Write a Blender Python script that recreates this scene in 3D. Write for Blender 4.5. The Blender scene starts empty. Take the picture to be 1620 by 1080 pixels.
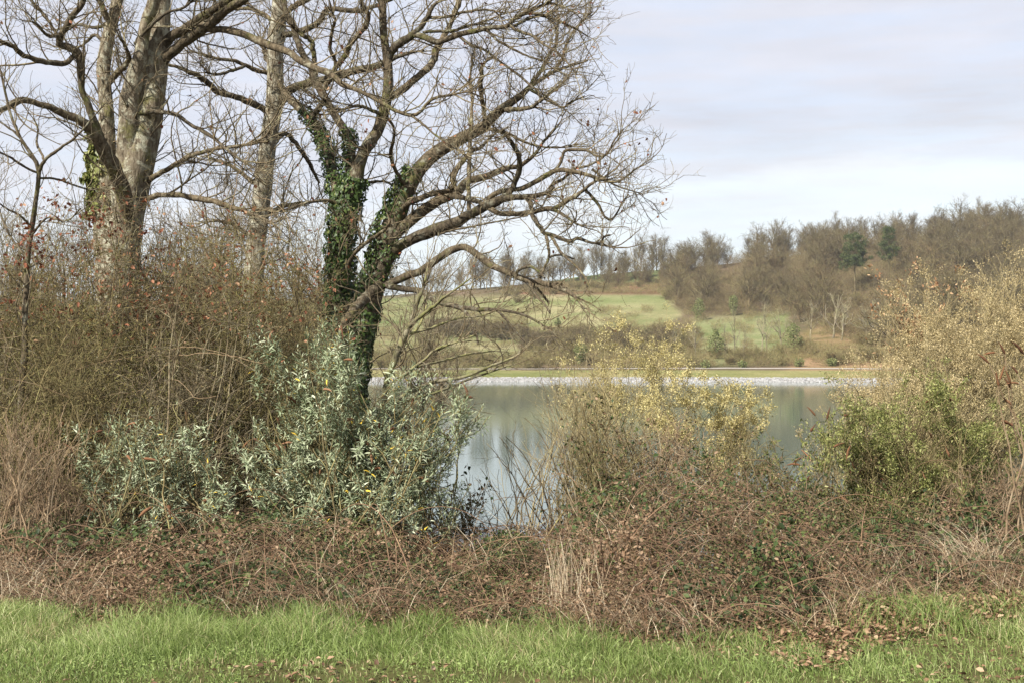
import bpy, math
import numpy as np
from math import radians as R

# ------------------------------------------------------------------ camera, sky, sun, exposure
S = bpy.context.scene
COL = S.collection
EYE, F = 1.6, 1955.0                       # eye height; focal length in pixels of a 1620-wide picture
cam = bpy.data.cameras.new('camera'); cam.sensor_width = 36; cam.lens = F / 1620 * 36
cam.clip_start = .1; cam.clip_end = 5000
cob = bpy.data.objects.new('camera', cam); COL.objects.link(cob)
cob.location = (0, 0, EYE); cob.rotation_euler = (R(90), 0, 0); S.camera = cob
SUN_EL, SUN_AZ = 42.0, 222.0               # azimuth clockwise from +Y: behind the camera, to the left
sl = bpy.data.lights.new('sun', 'SUN'); sl.energy = 5.0; sl.angle = R(.6); sl.color = (1, .95, .86)
so = bpy.data.objects.new('sun', sl); COL.objects.link(so)
so.rotation_euler = (R(90 - SUN_EL), 0, -R(SUN_AZ) + math.pi)
S.view_settings.view_transform = 'Standard'; S.view_settings.look = 'None'
S.view_settings.gamma = 1; S.view_settings.exposure = .88
HAZE = .0002
S.cycles.max_bounces = 5; S.cycles.diffuse_bounces = 3; S.cycles.glossy_bounces = 2
S.cycles.transmission_bounces = 2; S.cycles.transparent_max_bounces = 4
S.cycles.caustics_reflective = False; S.cycles.caustics_refractive = False

W = bpy.data.worlds.new('World'); S.world = W; W.use_nodes = True
nt = W.node_tree; N = nt.nodes; L = nt.links; N.clear()
out = N.new('ShaderNodeOutputWorld'); mixs = N.new('ShaderNodeMixShader')
bg1 = N.new('ShaderNodeBackground'); bg2 = N.new('ShaderNodeBackground')
sky = N.new('ShaderNodeTexSky'); sky.sky_type = 'NISHITA'; sky.sun_disc = False
sky.sun_elevation = R(SUN_EL); sky.sun_rotation = R(SUN_AZ)
L.new(sky.outputs[0], bg1.inputs[0]); bg1.inputs[1].default_value = .13
tc = N.new('ShaderNodeTexCoord'); sep = N.new('ShaderNodeSeparateXYZ'); L.new(tc.outputs['Generated'], sep.inputs[0])
def wmath(op, a, b=None, clamp=False):
    n = N.new('ShaderNodeMath'); n.operation = op; n.use_clamp = clamp
    for k, v in enumerate((a, b)):
        if v is None: continue
        if isinstance(v, (int, float)): n.inputs[k].default_value = v
        else: L.new(v, n.inputs[k])
    return n.outputs[0]
def wnoise(scale, sx, sz, detail=5, rough=.55, off=0):
    m = N.new('ShaderNodeMapping'); m.inputs['Scale'].default_value = (sx, sx, sz); m.inputs['Location'].default_value = (off, off * .7, off * .3)
    L.new(tc.outputs['Generated'], m.inputs[0])
    n = N.new('ShaderNodeTexNoise'); n.inputs['Scale'].default_value = scale; n.inputs['Detail'].default_value = detail
    n.inputs['Roughness'].default_value = rough; L.new(m.outputs[0], n.inputs[0]); return n.outputs[0]
# the cloud deck: its lower edge hangs a few degrees over the horizon, brighter thin cloud below it
n1 = wnoise(2.2, 1.6, 9, 6, .6, 3.1); n2 = wnoise(5, 1, 5, 6, .55, 7.7); n3 = wnoise(9, 1, 9, 6, .6, 1.3)
elev = wmath('ADD', sep.outputs[2], wmath('MULTIPLY', wmath('SUBTRACT', n1, .5), .15))
elev = wmath('ADD', elev, wmath('MULTIPLY', sep.outputs[0], -.05))
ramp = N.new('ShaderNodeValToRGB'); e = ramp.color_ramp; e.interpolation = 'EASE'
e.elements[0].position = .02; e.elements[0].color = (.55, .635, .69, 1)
e.elements[1].position = 1; e.elements[1].color = (.36, .37, .41, 1)  # unseen sky overhead, darkened to cut fill light and raise contrast
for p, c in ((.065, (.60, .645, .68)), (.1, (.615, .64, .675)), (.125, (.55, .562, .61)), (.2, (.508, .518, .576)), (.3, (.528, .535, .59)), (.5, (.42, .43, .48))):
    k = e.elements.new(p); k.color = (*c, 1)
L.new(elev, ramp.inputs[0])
vari = N.new('ShaderNodeMixRGB'); vari.blend_type = 'MULTIPLY'; vari.inputs[0].default_value = 1
vr = N.new('ShaderNodeMapRange'); vr.inputs[1].default_value = .3; vr.inputs[2].default_value = .7; vr.inputs[3].default_value = .92; vr.inputs[4].default_value = 1.09
L.new(n2, vr.inputs[0]); L.new(ramp.outputs[0], vari.inputs[1]); L.new(vr.outputs[0], vari.inputs[2])
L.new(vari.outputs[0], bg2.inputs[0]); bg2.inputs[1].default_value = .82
fr = N.new('ShaderNodeMapRange'); fr.inputs[1].default_value = .35; fr.inputs[2].default_value = .62; fr.inputs[3].default_value = .8; fr.inputs[4].default_value = .97
L.new(n3, fr.inputs[0]); L.new(fr.outputs[0], mixs.inputs[0])
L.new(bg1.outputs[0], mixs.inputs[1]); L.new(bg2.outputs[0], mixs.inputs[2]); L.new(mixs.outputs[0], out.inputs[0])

# ------------------------------------------------------------------ helpers: tags, meshes, materials
def tag(o, label, cat, group=None, kind=None):
    if label: o['label'] = label
    if cat: o['category'] = cat
    if group: o['group'] = group
    if kind: o['kind'] = kind
    return o
def thing(name, label, cat, loc, group=None):
    o = bpy.data.objects.new(name, None); COL.objects.link(o); o.location = loc; o.empty_display_size = .2
    return tag(o, label, cat, group)
def nrm(v): return v / np.maximum(np.linalg.norm(v, axis=-1, keepdims=True), 1e-9)
def at(px, py, d): return np.array([(px - 810) / F * d, d, EYE - (py - 540) / F * d])

class MB:
    def __init__(s): s.v = []; s.f = []; s.t = []; s.n = 0
    def add(s, v, f, t=None):                       # f: (M,3) or (M,4) indices; t: tint per face
        v = np.asarray(v, float).reshape(-1, 3); f = np.asarray(f, np.int64)
        s.v.append(v); s.f.append(f + s.n); s.n += len(v)
        s.t.append(np.full(len(f), .5) if t is None else np.broadcast_to(np.asarray(t, float), (len(f),)))
    def build(s, name, mat, parent=None, smooth=True, origin=None):
        org = np.array(parent.location) if parent is not None else (np.zeros(3) if origin is None else np.asarray(origin, float))
        v = (np.concatenate(s.v) - org).astype(np.float32)
        me = bpy.data.meshes.new(name); me.vertices.add(len(v)); me.vertices.foreach_set('co', v.ravel())
        cnt = np.concatenate([np.full(len(f), f.shape[1]) for f in s.f]); li = np.concatenate([f.ravel() for f in s.f])
        me.loops.add(len(li)); me.loops.foreach_set('vertex_index', li.astype(np.int32))
        me.polygons.add(len(cnt)); me.polygons.foreach_set('loop_start', (np.cumsum(cnt) - cnt).astype(np.int32))
        me.polygons.foreach_set('use_smooth', np.full(len(cnt), smooth))
        a = me.attributes.new('tint', 'FLOAT', 'FACE'); a.data.foreach_set('value', np.concatenate(s.t).astype(np.float32))
        me.materials.append(mat); me.update(calc_edges=True)
        o = bpy.data.objects.new(name, me); COL.objects.link(o)
        if parent is not None: o.parent = parent
        elif origin is not None: o.location = org
        return o

def tubes(mb, P, Rr, sides=3, tint=None, rng=None, lump=0):
    n, K, _ = P.shape
    T = np.empty_like(P); T[:, 1:-1] = P[:, 2:] - P[:, :-2]; T[:, 0] = P[:, 1] - P[:, 0]; T[:, -1] = P[:, -1] - P[:, -2]; T = nrm(T)
    ov = np.abs(nrm(P[:, -1] - P[:, 0])); ref = np.eye(3)[np.argmin(ov + np.array([.15, 0, .3]), 1)][:, None, :]
    A = nrm(np.cross(T, ref)); B = np.cross(T, A)
    th = np.arange(sides) / sides * 2 * math.pi
    rr = np.repeat(Rr[:, :, None], sides, 2)
    if lump and rng is not None:
        g = rng.normal(size=(n, K, sides)); g = (g + np.roll(g, 1, 2) + np.roll(g, -1, 2)) / 2
        h = g.copy(); h[:, 1:] += g[:, :-1]; h[:, :-1] += g[:, 1:]
        rr = rr * (1 + lump * h / 2)
    V = P[:, :, None, :] + rr[..., None] * (np.cos(th)[None, None, :, None] * A[:, :, None, :] + np.sin(th)[None, None, :, None] * B[:, :, None, :])
    i, k, s = np.meshgrid(np.arange(n), np.arange(K - 1), np.arange(sides), indexing='ij')
    s2 = (s + 1) % sides; b = (i * K + k) * sides
    f = np.stack([b + s, b + s2, b + sides + s2, b + sides + s], -1).reshape(-1, 4)
    mb.add(V, f, .5 if tint is None else np.repeat(tint, (K - 1) * sides))
def ribbons(mb, P, Wd, side, tint):
    n, K, _ = P.shape; off = side[:, None, :] * (Wd[:, :, None] * .5)
    V = np.stack([P - off, P + off], 2)
    i, k = np.meshgrid(np.arange(n), np.arange(K - 1), indexing='ij'); b = (i * K + k) * 2
    mb.add(V, np.stack([b, b + 1, b + 3, b + 2], -1).reshape(-1, 4), np.repeat(tint, K - 1))
def scatter(mb, tv, tf, pos, d, up, size, tint):    # a leaf template (x along the leaf, y across, z its face) set at each pos
    d = nrm(d); s = nrm(np.cross(up, d)); u = np.cross(d, s); n = len(pos)
    size = np.broadcast_to(np.asarray(size, float), (n,))
    V = pos[:, None, :] + size[:, None, None] * (tv[None, :, 0, None] * d[:, None] + tv[None, :, 1, None] * s[:, None] + tv[None, :, 2, None] * u[:, None])
    f = (np.arange(n)[:, None, None] * len(tv) + tf[None]).reshape(-1, tf.shape[1])
    mb.add(V, f, np.repeat(np.broadcast_to(tint, (n,)), len(tf)))
LANCE = (np.array([[0, 0, 0], [.3, -.09, .03], [.3, .09, .03], [.3, 0, 0], [.65, -.075, -.02], [.65, .075, -.02], [.65, 0, -.05], [1, 0, -.18]]),
         np.array([[0, 1, 3], [0, 3, 2], [1, 4, 6], [1, 6, 3], [3, 6, 5], [3, 5, 2], [4, 7, 6], [6, 7, 5]]))
OVAL = (np.array([[0, 0, 0], [.35, -.3, .05], [.35, .3, .05], [.4, 0, -.04], [.75, -.22, .02], [.75, .22, .02], [1, 0, -.1]]),
        np.array([[0, 1, 3], [0, 3, 2], [1, 4, 3], [3, 5, 2], [4, 6, 3], [3, 6, 5]]))
IVY = (np.array([[0, 0, 0], [.05, -.42, .02], [.45, -.3, .04], [1, 0, -.12], [.45, .3, .04], [.05, .42, .02]]), np.array([[0, 1, 2], [0, 2, 3], [0, 3, 4], [0, 4, 5]]))
CURL = (np.array([[0, 0, 0], [.3, -.3, .16], [.3, .3, .2], [.35, 0, -.02], [.7, -.26, .2], [.7, .24, .12], [1, .08, .1], [.7, 0, .02]]),
        np.array([[0, 1, 3], [0, 3, 2], [1, 4, 3], [4, 7, 3], [3, 7, 2], [7, 5, 2], [4, 6, 7], [7, 6, 5]]))

def resample(P, K):                                 # Catmull-Rom through P (n,c), K points evenly spaced
    P = np.asarray(P, float)
    Q = np.vstack([2 * P[0] - P[1], P, 2 * P[-1] - P[-2]]); o = []
    for i in range(1, len(Q) - 2):
        p0, p1, p2, p3 = Q[i - 1:i + 3]
        for t in np.linspace(0, 1, 8, endpoint=False):
            o.append(.5 * (2 * p1 + (p2 - p0) * t + (2 * p0 - 5 * p1 + 4 * p2 - p3) * t * t + (3 * p1 - p0 - 3 * p2 + p3) * t ** 3))
    o.append(P[-1]); o = np.array(o)
    s = np.r_[0, np.cumsum(np.linalg.norm(np.diff(o[:, :3], axis=0), axis=1))]
    return np.stack([np.interp(np.linspace(0, s[-1], K), s, o[:, c]) for c in range(o.shape[1])], 1)
def plen(P): return np.linalg.norm(np.diff(P, axis=1), axis=2).sum(1)
def grow(rng, P, Rr, dens, t0=.15, t1=1., ln=(.3, .6), ang=(25, 60), K=5, rr=.5, rmin=.002, up=.1, wig=.2, tip=.6, per=False, flat=0, rtip=.5, rc=.006):
    n, Kp, _ = P.shape; Lp = plen(P); w = np.full(n, 1.) if per else Lp * (t1 - t0)
    M = int(round(dens * w.sum()))
    if M < 1: return np.zeros((0, K, 3)), np.zeros((0, K))
    i = rng.choice(n, M, p=w / w.sum()); t = t0 + (t1 - t0) * rng.random(M)
    u = t * (Kp - 1); a = np.minimum(u.astype(int), Kp - 2); fr_ = (u - a)[:, None]
    pos = P[i, a] * (1 - fr_) + P[i, a + 1] * fr_; tan = nrm(P[i, a + 1] - P[i, a])
    r0 = (Rr[i, a] * (1 - fr_[:, 0]) + Rr[i, a + 1] * fr_[:, 0])
    rnd = rng.normal(size=(M, 3)); rnd[:, 2] *= 1 - flat; perp = nrm(rnd - (rnd * tan).sum(1, keepdims=True) * tan)
    an = np.radians(rng.uniform(*ang, M))[:, None]
    d = nrm(np.cos(an) * tan + np.sin(an) * perp + np.array([0, 0, up]))
    Ln = rng.uniform(*ln, M) * (1 - tip * t)
    Q = np.empty((M, K, 3)); Q[:, 0] = pos; st = (Ln / (K - 1))[:, None]
    for k in range(1, K):
        d = nrm(d + rng.normal(size=(M, 3)) * wig + np.array([0, 0, up * .4])); Q[:, k] = Q[:, k - 1] + d * st
    ra = np.maximum(np.minimum(r0 * rr, Ln * rc + rmin), rmin); rb = np.maximum(ra * rtip, rmin * .7)
    return Q, ra[:, None] + (rb - ra)[:, None] * np.linspace(0, 1, K)[None]
def vnoise(x, y, seed=0):
    def h(i, j): return np.modf(np.abs(np.sin(i * 127.1 + j * 311.7 + seed * 74.7) * 43758.5453))[0]
    xi, yi = np.floor(x), np.floor(y); fx, fy = x - xi, y - yi; fx = fx * fx * (3 - 2 * fx); fy = fy * fy * (3 - 2 * fy)
    return (h(xi, yi) * (1 - fx) + h(xi + 1, yi) * fx) * (1 - fy) + (h(xi, yi + 1) * (1 - fx) + h(xi + 1, yi + 1) * fx) * fy

def newmat(name):
    m = bpy.data.materials.new(name); m.use_nodes = True; t = m.node_tree; t.nodes.clear()
    o = t.nodes.new('ShaderNodeOutputMaterial'); b = t.nodes.new('ShaderNodeBsdfPrincipled'); t.links.new(b.outputs[0], o.inputs[0])
    return m, t, b, o
def setramp(t, cols, fac, pos=None):
    r = t.nodes.new('ShaderNodeValToRGB'); el = r.color_ramp.elements; n = len(cols)
    pos = pos or [i / (n - 1) for i in range(n)]
    el[0].position = pos[0]; el[0].color = (*cols[0], 1); el[1].position = pos[-1]; el[1].color = (*cols[-1], 1)
    for p, c in list(zip(pos, cols))[1:-1]: x = el.new(p); x.color = (*c, 1)
    t.links.new(fac, r.inputs[0]); return r.outputs[0]
def tnoise(t, scale, detail=4, rough=.55, vec=None, st=(1, 1, 1)):
    n = t.nodes.new('ShaderNodeTexNoise'); n.inputs['Scale'].default_value = scale; n.inputs['Detail'].default_value = detail; n.inputs['Roughness'].default_value = rough
    c = t.nodes.new('ShaderNodeTexCoord'); mp = t.nodes.new('ShaderNodeMapping'); mp.inputs['Scale'].default_value = st
    t.links.new(c.outputs['Object'], mp.inputs[0]); t.links.new(mp.outputs[0], n.inputs[0]); return n.outputs[0]
def mix(t, fac, a, b, mode='MIX'):
    m = t.nodes.new('ShaderNodeMixRGB'); m.blend_type = mode
    for k, v in enumerate((fac, a, b)):
        if isinstance(v, (int, float)): m.inputs[k].default_value = v
        elif isinstance(v, tuple): m.inputs[k].default_value = (*v, 1)
        else: t.links.new(v, m.inputs[k])
    return m.outputs[0]
def leafmat(name, cols, transl=.25, rough=.55, pos=None, spec=.3):
    m, t, b, o = newmat(name); a = t.nodes.new('ShaderNodeAttribute'); a.attribute_name = 'tint'
    c = setramp(t, cols, a.outputs['Fac'], pos); t.links.new(c, b.inputs['Base Color'])
    b.inputs['Roughness'].default_value = rough; b.inputs['Specular IOR Level'].default_value = spec
    if transl:
        tr = t.nodes.new('ShaderNodeBsdfTranslucent'); t.links.new(c, tr.inputs[0]); mx = t.nodes.new('ShaderNodeMixShader'); mx.inputs[0].default_value = transl
        t.links.new(b.outputs[0], mx.inputs[1]); t.links.new(tr.outputs[0], mx.inputs[2]); t.links.new(mx.outputs[0], o.inputs[0])
    return m
def barkmat(name, base, lichen, moss=None, scale=6, amount=(.45, .62), bump=.5, st=(1, 1, .3), mossamt=(.5, .7)):
    m, t, b, o = newmat(name); b.inputs['Roughness'].default_value = .9; b.inputs['Specular IOR Level'].default_value = .15
    n1 = tnoise(t, scale * 3, 6, .65, st=st); c = setramp(t, base, n1, [.3, .5, .7] if len(base) == 3 else None)
    n2 = tnoise(t, scale, 6, .7); f = setramp(t, [(0, 0, 0), (1, 1, 1)], n2, list(amount)); c = mix(t, f, c, lichen)
    if moss:
        n3 = tnoise(t, scale * .35, 4, .7); f3 = setramp(t, [(0, 0, 0), (1, 1, 1)], n3, list(mossamt)); c = mix(t, f3, c, moss)
    a = t.nodes.new('ShaderNodeAttribute'); a.attribute_name = 'tint'
    c = mix(t, 1, c, setramp(t, [(.7, .7, .7), (1.25, 1.2, 1.1)], a.outputs['Fac']), 'MULTIPLY')
    t.links.new(c, b.inputs['Base Color'])
    if bump:
        bp = t.nodes.new('ShaderNodeBump'); bp.inputs['Strength'].default_value = bump; bp.inputs['Distance'].default_value = .03
        n4 = tnoise(t, scale * 4.5, 6, .7, st=st); t.links.new(n4, bp.inputs['Height']); t.links.new(bp.outputs[0], b.inputs['Normal'])
    return m

M = {}
M['oak_bark'] = barkmat('oak_bark', [(.035, .027, .018), (.19, .158, .115), (.34, .3, .23)], (.42, .415, .33), (.17, .165, .065), 9, (.5, .6), bump=1., st=(1.2, 1.2, .28), mossamt=(.56, .7))
M['dark_bark'] = barkmat('dark_oak_bark', [(.025, .019, .013), (.1, .08, .054), (.19, .158, .112)], (.29, .285, .22), (.12, .125, .04), 9, (.54, .68), bump=.8, mossamt=(.55, .7))
M['twig'] = barkmat('oak_twig', [(.06, .045, .029), (.145, .116, .075), (.25, .205, .14)], (.3, .285, .19), None, 9, (.5, .66), 0)
M['brown_twig'] = barkmat('thicket_twig', [(.05, .038, .019), (.155, .124, .063), (.28, .235, .13)], (.23, .22, .1), None, 7, (.5, .66), 0)
M['dry_twig'] = barkmat('dry_twig', [(.12, .08, .05), (.23, .165, .105), (.34, .26, .175)], (.3, .25, .18), None, 7, (.5, .66), 0)
M['willow_twig'] = barkmat('willow_twig', [(.14, .115, .06), (.27, .225, .13), (.4, .34, .21)], (.32, .29, .16), None, 7, (.5, .66), 0)
M['pale_bark'] = barkmat('pale_sapling_bark', [(.06, .052, .036), (.16, .145, .1), (.27, .25, .185)], (.2, .2, .09), (.14, .15, .05), 6, (.45, .6), .4)
M['far_twig'] = barkmat('far_tree_twig', [(.07, .053, .031), (.135, .106, .063), (.21, .168, .104)], (.19, .17, .085), None, .5, (.45, .6), 0)
M['far_warm'] = barkmat('far_warm_twig', [(.09, .063, .036), (.165, .12, .068), (.25, .188, .108)], (.21, .19, .09), None, .5, (.45, .6), 0)
M['far_pale'] = barkmat('far_pale_twig', [(.13, .11, .08), (.23, .2, .145), (.34, .3, .225)], (.28, .27, .15), None, .5, (.45, .6), 0)
M['far_red'] = barkmat('far_scrub_twig', [(.12, .085, .045), (.2, .155, .083), (.29, .235, .13)], (.24, .23, .1), None, .4, (.42, .6), 0)
M['ivy'] = leafmat('ivy_leaf', [(.018, .034, .009), (.05, .085, .02), (.1, .145, .035), (.24, .25, .07)], .15, .5, [0, .4, .8, 1], .3)
M['yellow_ivy'] = leafmat('yellow_ivy_leaf', [(.07, .085, .02), (.17, .19, .05), (.28, .29, .09), (.36, .35, .14)], .2, .45, None, .45)
M['bud_leaf'] = leafmat('buddleia_leaf', [(.085, .115, .055), (.22, .265, .15), (.38, .42, .27), (.56, .58, .43), (.72, .5, .06)], .15, .6, [0, .35, .7, .965, 1])
M['seed'] = leafmat('seed_head', [(.08, .035, .018), (.16, .075, .035), (.24, .13, .07)], 0, .9)
M['red_leaf'] = leafmat('withered_oak_leaf', [(.11, .042, .024), (.25, .09, .045), (.36, .16, .085), (.42, .27, .16)], .3, .6)
M['catkin'] = leafmat('catkin', [(.32, .27, .1), (.5, .43, .19), (.64, .57, .3)], .25, .7)
M['bud'] = leafmat('willow_bud', [(.3, .235, .105), (.46, .37, .19), (.6, .5, .3)], .25, .7)
M['bud_red'] = leafmat('reddish_bud', [(.24, .12, .06), (.38, .23, .12), (.52, .36, .21)], .25, .7)
M['bramble_leaf'] = leafmat('bramble_leaf', [(.016, .03, .008), (.05, .075, .02), (.115, .14, .042), (.1, .073, .038), (.175, .103, .056), (.29, .2, .125)], .15, .6, [0, .3, .48, .6, .82, 1], .25)
M['green_leaf'] = leafmat('green_shrub_leaf', [(.06, .075, .018), (.165, .185, .05), (.28, .295, .095), (.42, .41, .17)], .25, .5)
M['moss_leaf'] = leafmat('thicket_leaf', [(.04, .04, .012), (.12, .115, .034), (.2, .18, .06), (.28, .21, .09)], .2, .7)
M['straw'] = leafmat('dry_grass', [(.2, .13, .07), (.38, .27, .16), (.54, .43, .28), (.66, .57, .42)], .2, .6)
M['grass'] = leafmat('grass_blade', [(.085, .125, .025), (.2, .275, .072), (.32, .4, .13), (.46, .5, .23), (.54, .45, .26)], .35, .5, [0, .35, .75, .94, 1], .4)
M['litter'] = leafmat('fallen_leaf', [(.1, .055, .03), (.2, .115, .062), (.31, .2, .12), (.45, .33, .21)], .15, .7)
M['pine'] = leafmat('pine_needles', [(.025, .04, .01), (.065, .09, .026), (.125, .15, .045)], .15, .6)
M['far_green'] = leafmat('far_ivy', [(.08, .1, .03), (.17, .2, .065), (.27, .28, .11)], .1, .6)

# ------------------------------------------------------------------ the ground, lake and far shore
CX = [-900, 0, 500, 600, 720, 850, 920, 1000, 1100, 1200, 1300, 1400, 1500, 1620, 2400]
CY = [478, 478, 474, 469, 458, 446, 437, 430, 425, 416, 402, 394, 386, 388, 400]
NY = [-300, 7.4, 9, 11, 13, 16, 24, 31, 38, 60, 175, 184, 186, 188.4, 205]
NZ = [0, 0, -.12, -.42, -.85, -1.5, -3.1, -4.3, -5.4, -7, -7, -4.75, -4.4, -3.85, -3.12]
def bend(x): return np.minimum(.0035 * np.maximum(0, x - 20) ** 2, 22)
def ground(x, y):
    x = np.asarray(x, float); y = np.asarray(y, float); ye = y + bend(x) * np.clip((y - 60) / 100, 0, 1)
    z = np.interp(ye, NY, NZ) + .35 * (vnoise(x * .09, y * .09, 3) - .5) * np.clip((y - 9) / 8, 0, 1) * (ye < 180)
    yy = np.maximum(ye, 60); px = np.clip(810 + F * x / yy, -900, 2400)
    t = np.clip((ye - 205) / 215, 0, 1); py = 585 + (np.interp(px, CX, CY) - 585) * t ** .95
    far = EYE + np.minimum(ye, 420) * (540 - py) / F - np.maximum(ye - 420, 0) * .03 + (vnoise(x * .03, y * .03, 9) - .5) * 1.5 * np.clip(t * 8, 0, 1)
    return np.where(ye > 205, far, z)
def gz(x, y): return float(ground(x, y))
def gridmesh(name, xs, ys, zf, mat):
    X, Y = np.meshgrid(xs, ys); mb = MB(); nx, ny = len(xs), len(ys)
    i, j = np.meshgrid(np.arange(ny - 1), np.arange(nx - 1), indexing='ij'); b = i * nx + j
    mb.add(np.stack([X, Y, zf(X, Y)], -1), np.stack([b, b + 1, b + nx + 1, b + nx], -1).reshape(-1, 4))
    return mb.build(name, mat), X, Y
xs = np.unique(np.r_[np.linspace(-900, -160, 40), np.linspace(-160, -12, 110), np.linspace(-12, 12, 120), np.linspace(12, 190, 130), np.linspace(190, 900, 40)])
ys = np.unique(np.r_[np.linspace(-120, 3, 12), np.linspace(3, 20, 90), np.linspace(20, 60, 40), np.linspace(60, 180, 12), np.linspace(180, 210, 40), np.linspace(210, 430, 150), np.linspace(430, 1500, 30)])
m, t, b, o_ = newmat('ground'); a = t.nodes.new('ShaderNodeAttribute'); a.attribute_name = 'soil'
nz = tnoise(t, 2.2, 8, .7); nz2 = tnoise(t, .06, 6, .65)
c = mix(t, 1, a.outputs['Color'], setramp(t, [(.6, .58, .52), (1.35, 1.35, 1.35)], nz, [.3, .72]), 'MULTIPLY')
c = mix(t, 1, c, setramp(t, [(.66, .74, .55), (1.28, 1.15, 1.25)], nz2, [.38, .62]), 'MULTIPLY')
t.links.new(c, b.inputs['Base Color']); b.inputs['Roughness'].default_value = 1; b.inputs['Specular IOR Level'].default_value = .1
go, X, Y = gridmesh('ground', xs, ys, ground, m); tag(go, None, None, None, 'structure')
def poly(px, py, P, soft=4):
    P = np.array(P, float); ins = np.zeros(px.shape, bool); dist = np.full(px.shape, 1e9)
    for (x0, y0), (x1, y1) in zip(P, np.roll(P, -1, 0)):
        if y0 != y1: ins ^= ((py < y0) != (py < y1)) & (px < (x1 - x0) * (py - y0) / (y1 - y0) + x0)
        dx, dy = x1 - x0, y1 - y0; u = np.clip(((px - x0) * dx + (py - y0) * dy) / (dx * dx + dy * dy), 0, 1)
        dist = np.minimum(dist, np.hypot(px - x0 - u * dx, py - y0 - u * dy))
    return np.clip(.5 + np.where(ins, dist, -dist) / (2 * soft), 0, 1)
Z = ground(X, Y); YE = Y + bend(X) * np.clip((Y - 60) / 100, 0, 1)
soil = np.empty(X.shape + (3,)); soil[:] = (.075, .052, .03)
near = np.clip((7.6 - Y) / .8, 0, 1); soil += near[..., None] * (np.array([.10, .092, .042]) - soil)
PX = 810 + F * X / np.maximum(Y, 60); PY = 540 - F * (Z - EYE) / np.maximum(Y, 60); farm = YE > 183
soil[farm] = (.135, .105, .068)
def paint(P, c, soft=4, amt=1.):
    wgt = (poly(PX + 14 * (vnoise(X * .06, Y * .06, 5) - .5), PY, P, soft) * farm * amt)[..., None]; soil[:] = soil * (1 - wgt) + np.array(c) * wgt
paint([(-300, 480), (540, 474), (830, 468), (840, 520), (800, 584), (-300, 584)], (.21, .21, .105), 5)
paint([(560, 476), (700, 470), (690, 520), (560, 530)], (.18, .2, .09), 8)
paint([(805, 467), (1066, 468), (1078, 500), (1020, 535), (790, 540)], (.22, .22, .11), 4)
paint([(905, 467), (1050, 467), (1064, 486), (900, 484)], (.165, .19, .08), 5)
paint([(800, 447), (1090, 447), (1085, 466), (800, 466)], (.16, .095, .055), 2)
paint([(780, 420), (1075, 405), (1070, 447), (820, 449)], (.11, .145, .055), 3)
paint([(1095, 505), (1240, 495), (1250, 574), (1110, 574)], (.19, .21, .1), 6)
paint([(1248, 535), (1300, 512), (1420, 530), (1440, 590), (1245, 590)], (.23, .165, .09), 5)
vg = np.clip((YE - 187.6) / .8, 0, 1) * np.clip((206 - YE) / 2, 0, 1); soil += vg[..., None] * (np.array([.21, .21, .088]) - soil)
ca = go.data.color_attributes.new('soil', 'FLOAT_COLOR', 'POINT')
ca.data.foreach_set('color', np.concatenate([soil, np.ones(X.shape + (1,))], -1).astype(np.float32).ravel())

m, t, b, o_ = newmat('lake_water'); b.inputs['Base Color'].default_value = (.085, .125, .105, 1); b.inputs['Specular IOR Level'].default_value = .4; b.inputs['Roughness'].default_value = .06; b.inputs['IOR'].default_value = 1.33
bp = t.nodes.new('ShaderNodeBump'); bp.inputs['Strength'].default_value = .012; bp.inputs['Distance'].default_value = .1
t.links.new(tnoise(t, 5, 5, .6, st=(.6, 1.3, 1)), bp.inputs['Height']); t.links.new(bp.outputs[0], b.inputs['Normal'])
wo, _, _ = gridmesh('lake_water', np.linspace(-500, 500, 9), np.linspace(27, 187, 5), lambda x, y: x * 0 - 4.4, m); tag(wo, None, None, None, 'structure')

# pale broken rock along the far waterline
rng = np.random.default_rng(5); mb = MB()
ph = (1 + 5 ** .5) / 2
IV = nrm(np.array([[-1, ph, 0], [1, ph, 0], [-1, -ph, 0], [1, -ph, 0], [0, -1, ph], [0, 1, ph], [0, -1, -ph], [0, 1, -ph], [ph, 0, -1], [ph, 0, 1], [-ph, 0, -1], [-ph, 0, 1]]))
IF = np.array([[0, 11, 5], [0, 5, 1], [0, 1, 7], [0, 7, 10], [0, 10, 11], [1, 5, 9], [5, 11, 4], [11, 10, 2], [10, 7, 6], [7, 1, 8], [3, 9, 4], [3, 4, 2], [3, 2, 6], [3, 6, 8], [3, 8, 9], [4, 9, 5], [2, 4, 11], [6, 2, 10], [8, 6, 7], [9, 8, 1]])
n = 34000; x = rng.uniform(-150, 120, n); y = rng.uniform(185.6, 188.3, n) - bend(x); p = np.stack([x, y, ground(x, y) + .02], 1)
sz = .06 + .15 * rng.random(n) ** 2; V = IV[None] * (1 + .25 * rng.normal(size=(n, 12, 1))) * np.array([1.25, 1, .8]); V = p[:, None] + V * sz[:, None, None]
mb.add(V, (np.arange(n)[:, None, None] * 12 + IF[None]).reshape(-1, 3), np.repeat(rng.random(n), 20))
m = leafmat('pale_rock', [(.2, .195, .19), (.29, .285, .28), (.36, .355, .35)], 0, .9)
tag(mb.build('shore_rocks', m, smooth=False), 'band of broken pale grey rocks along the far waterline', 'rocks', None, 'stuff')
mb = MB(); x = np.linspace(-40, 64, 120); q = []
for off in (207, 208.6): y = off - bend(x) + .3 * vnoise(x * .3, x * 0, 2); q.append(np.stack([x, y, ground(x, y) + .06], 1))
i = np.arange(119); mb.add(np.concatenate(q), np.stack([i, i + 1, i + 121, i + 120], 1))
m = leafmat('pale_gravel', [(.3, .27, .23), (.36, .33, .29)], 0, .95)
tag(mb.build('path', m), None, None, None, 'structure')

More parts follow.
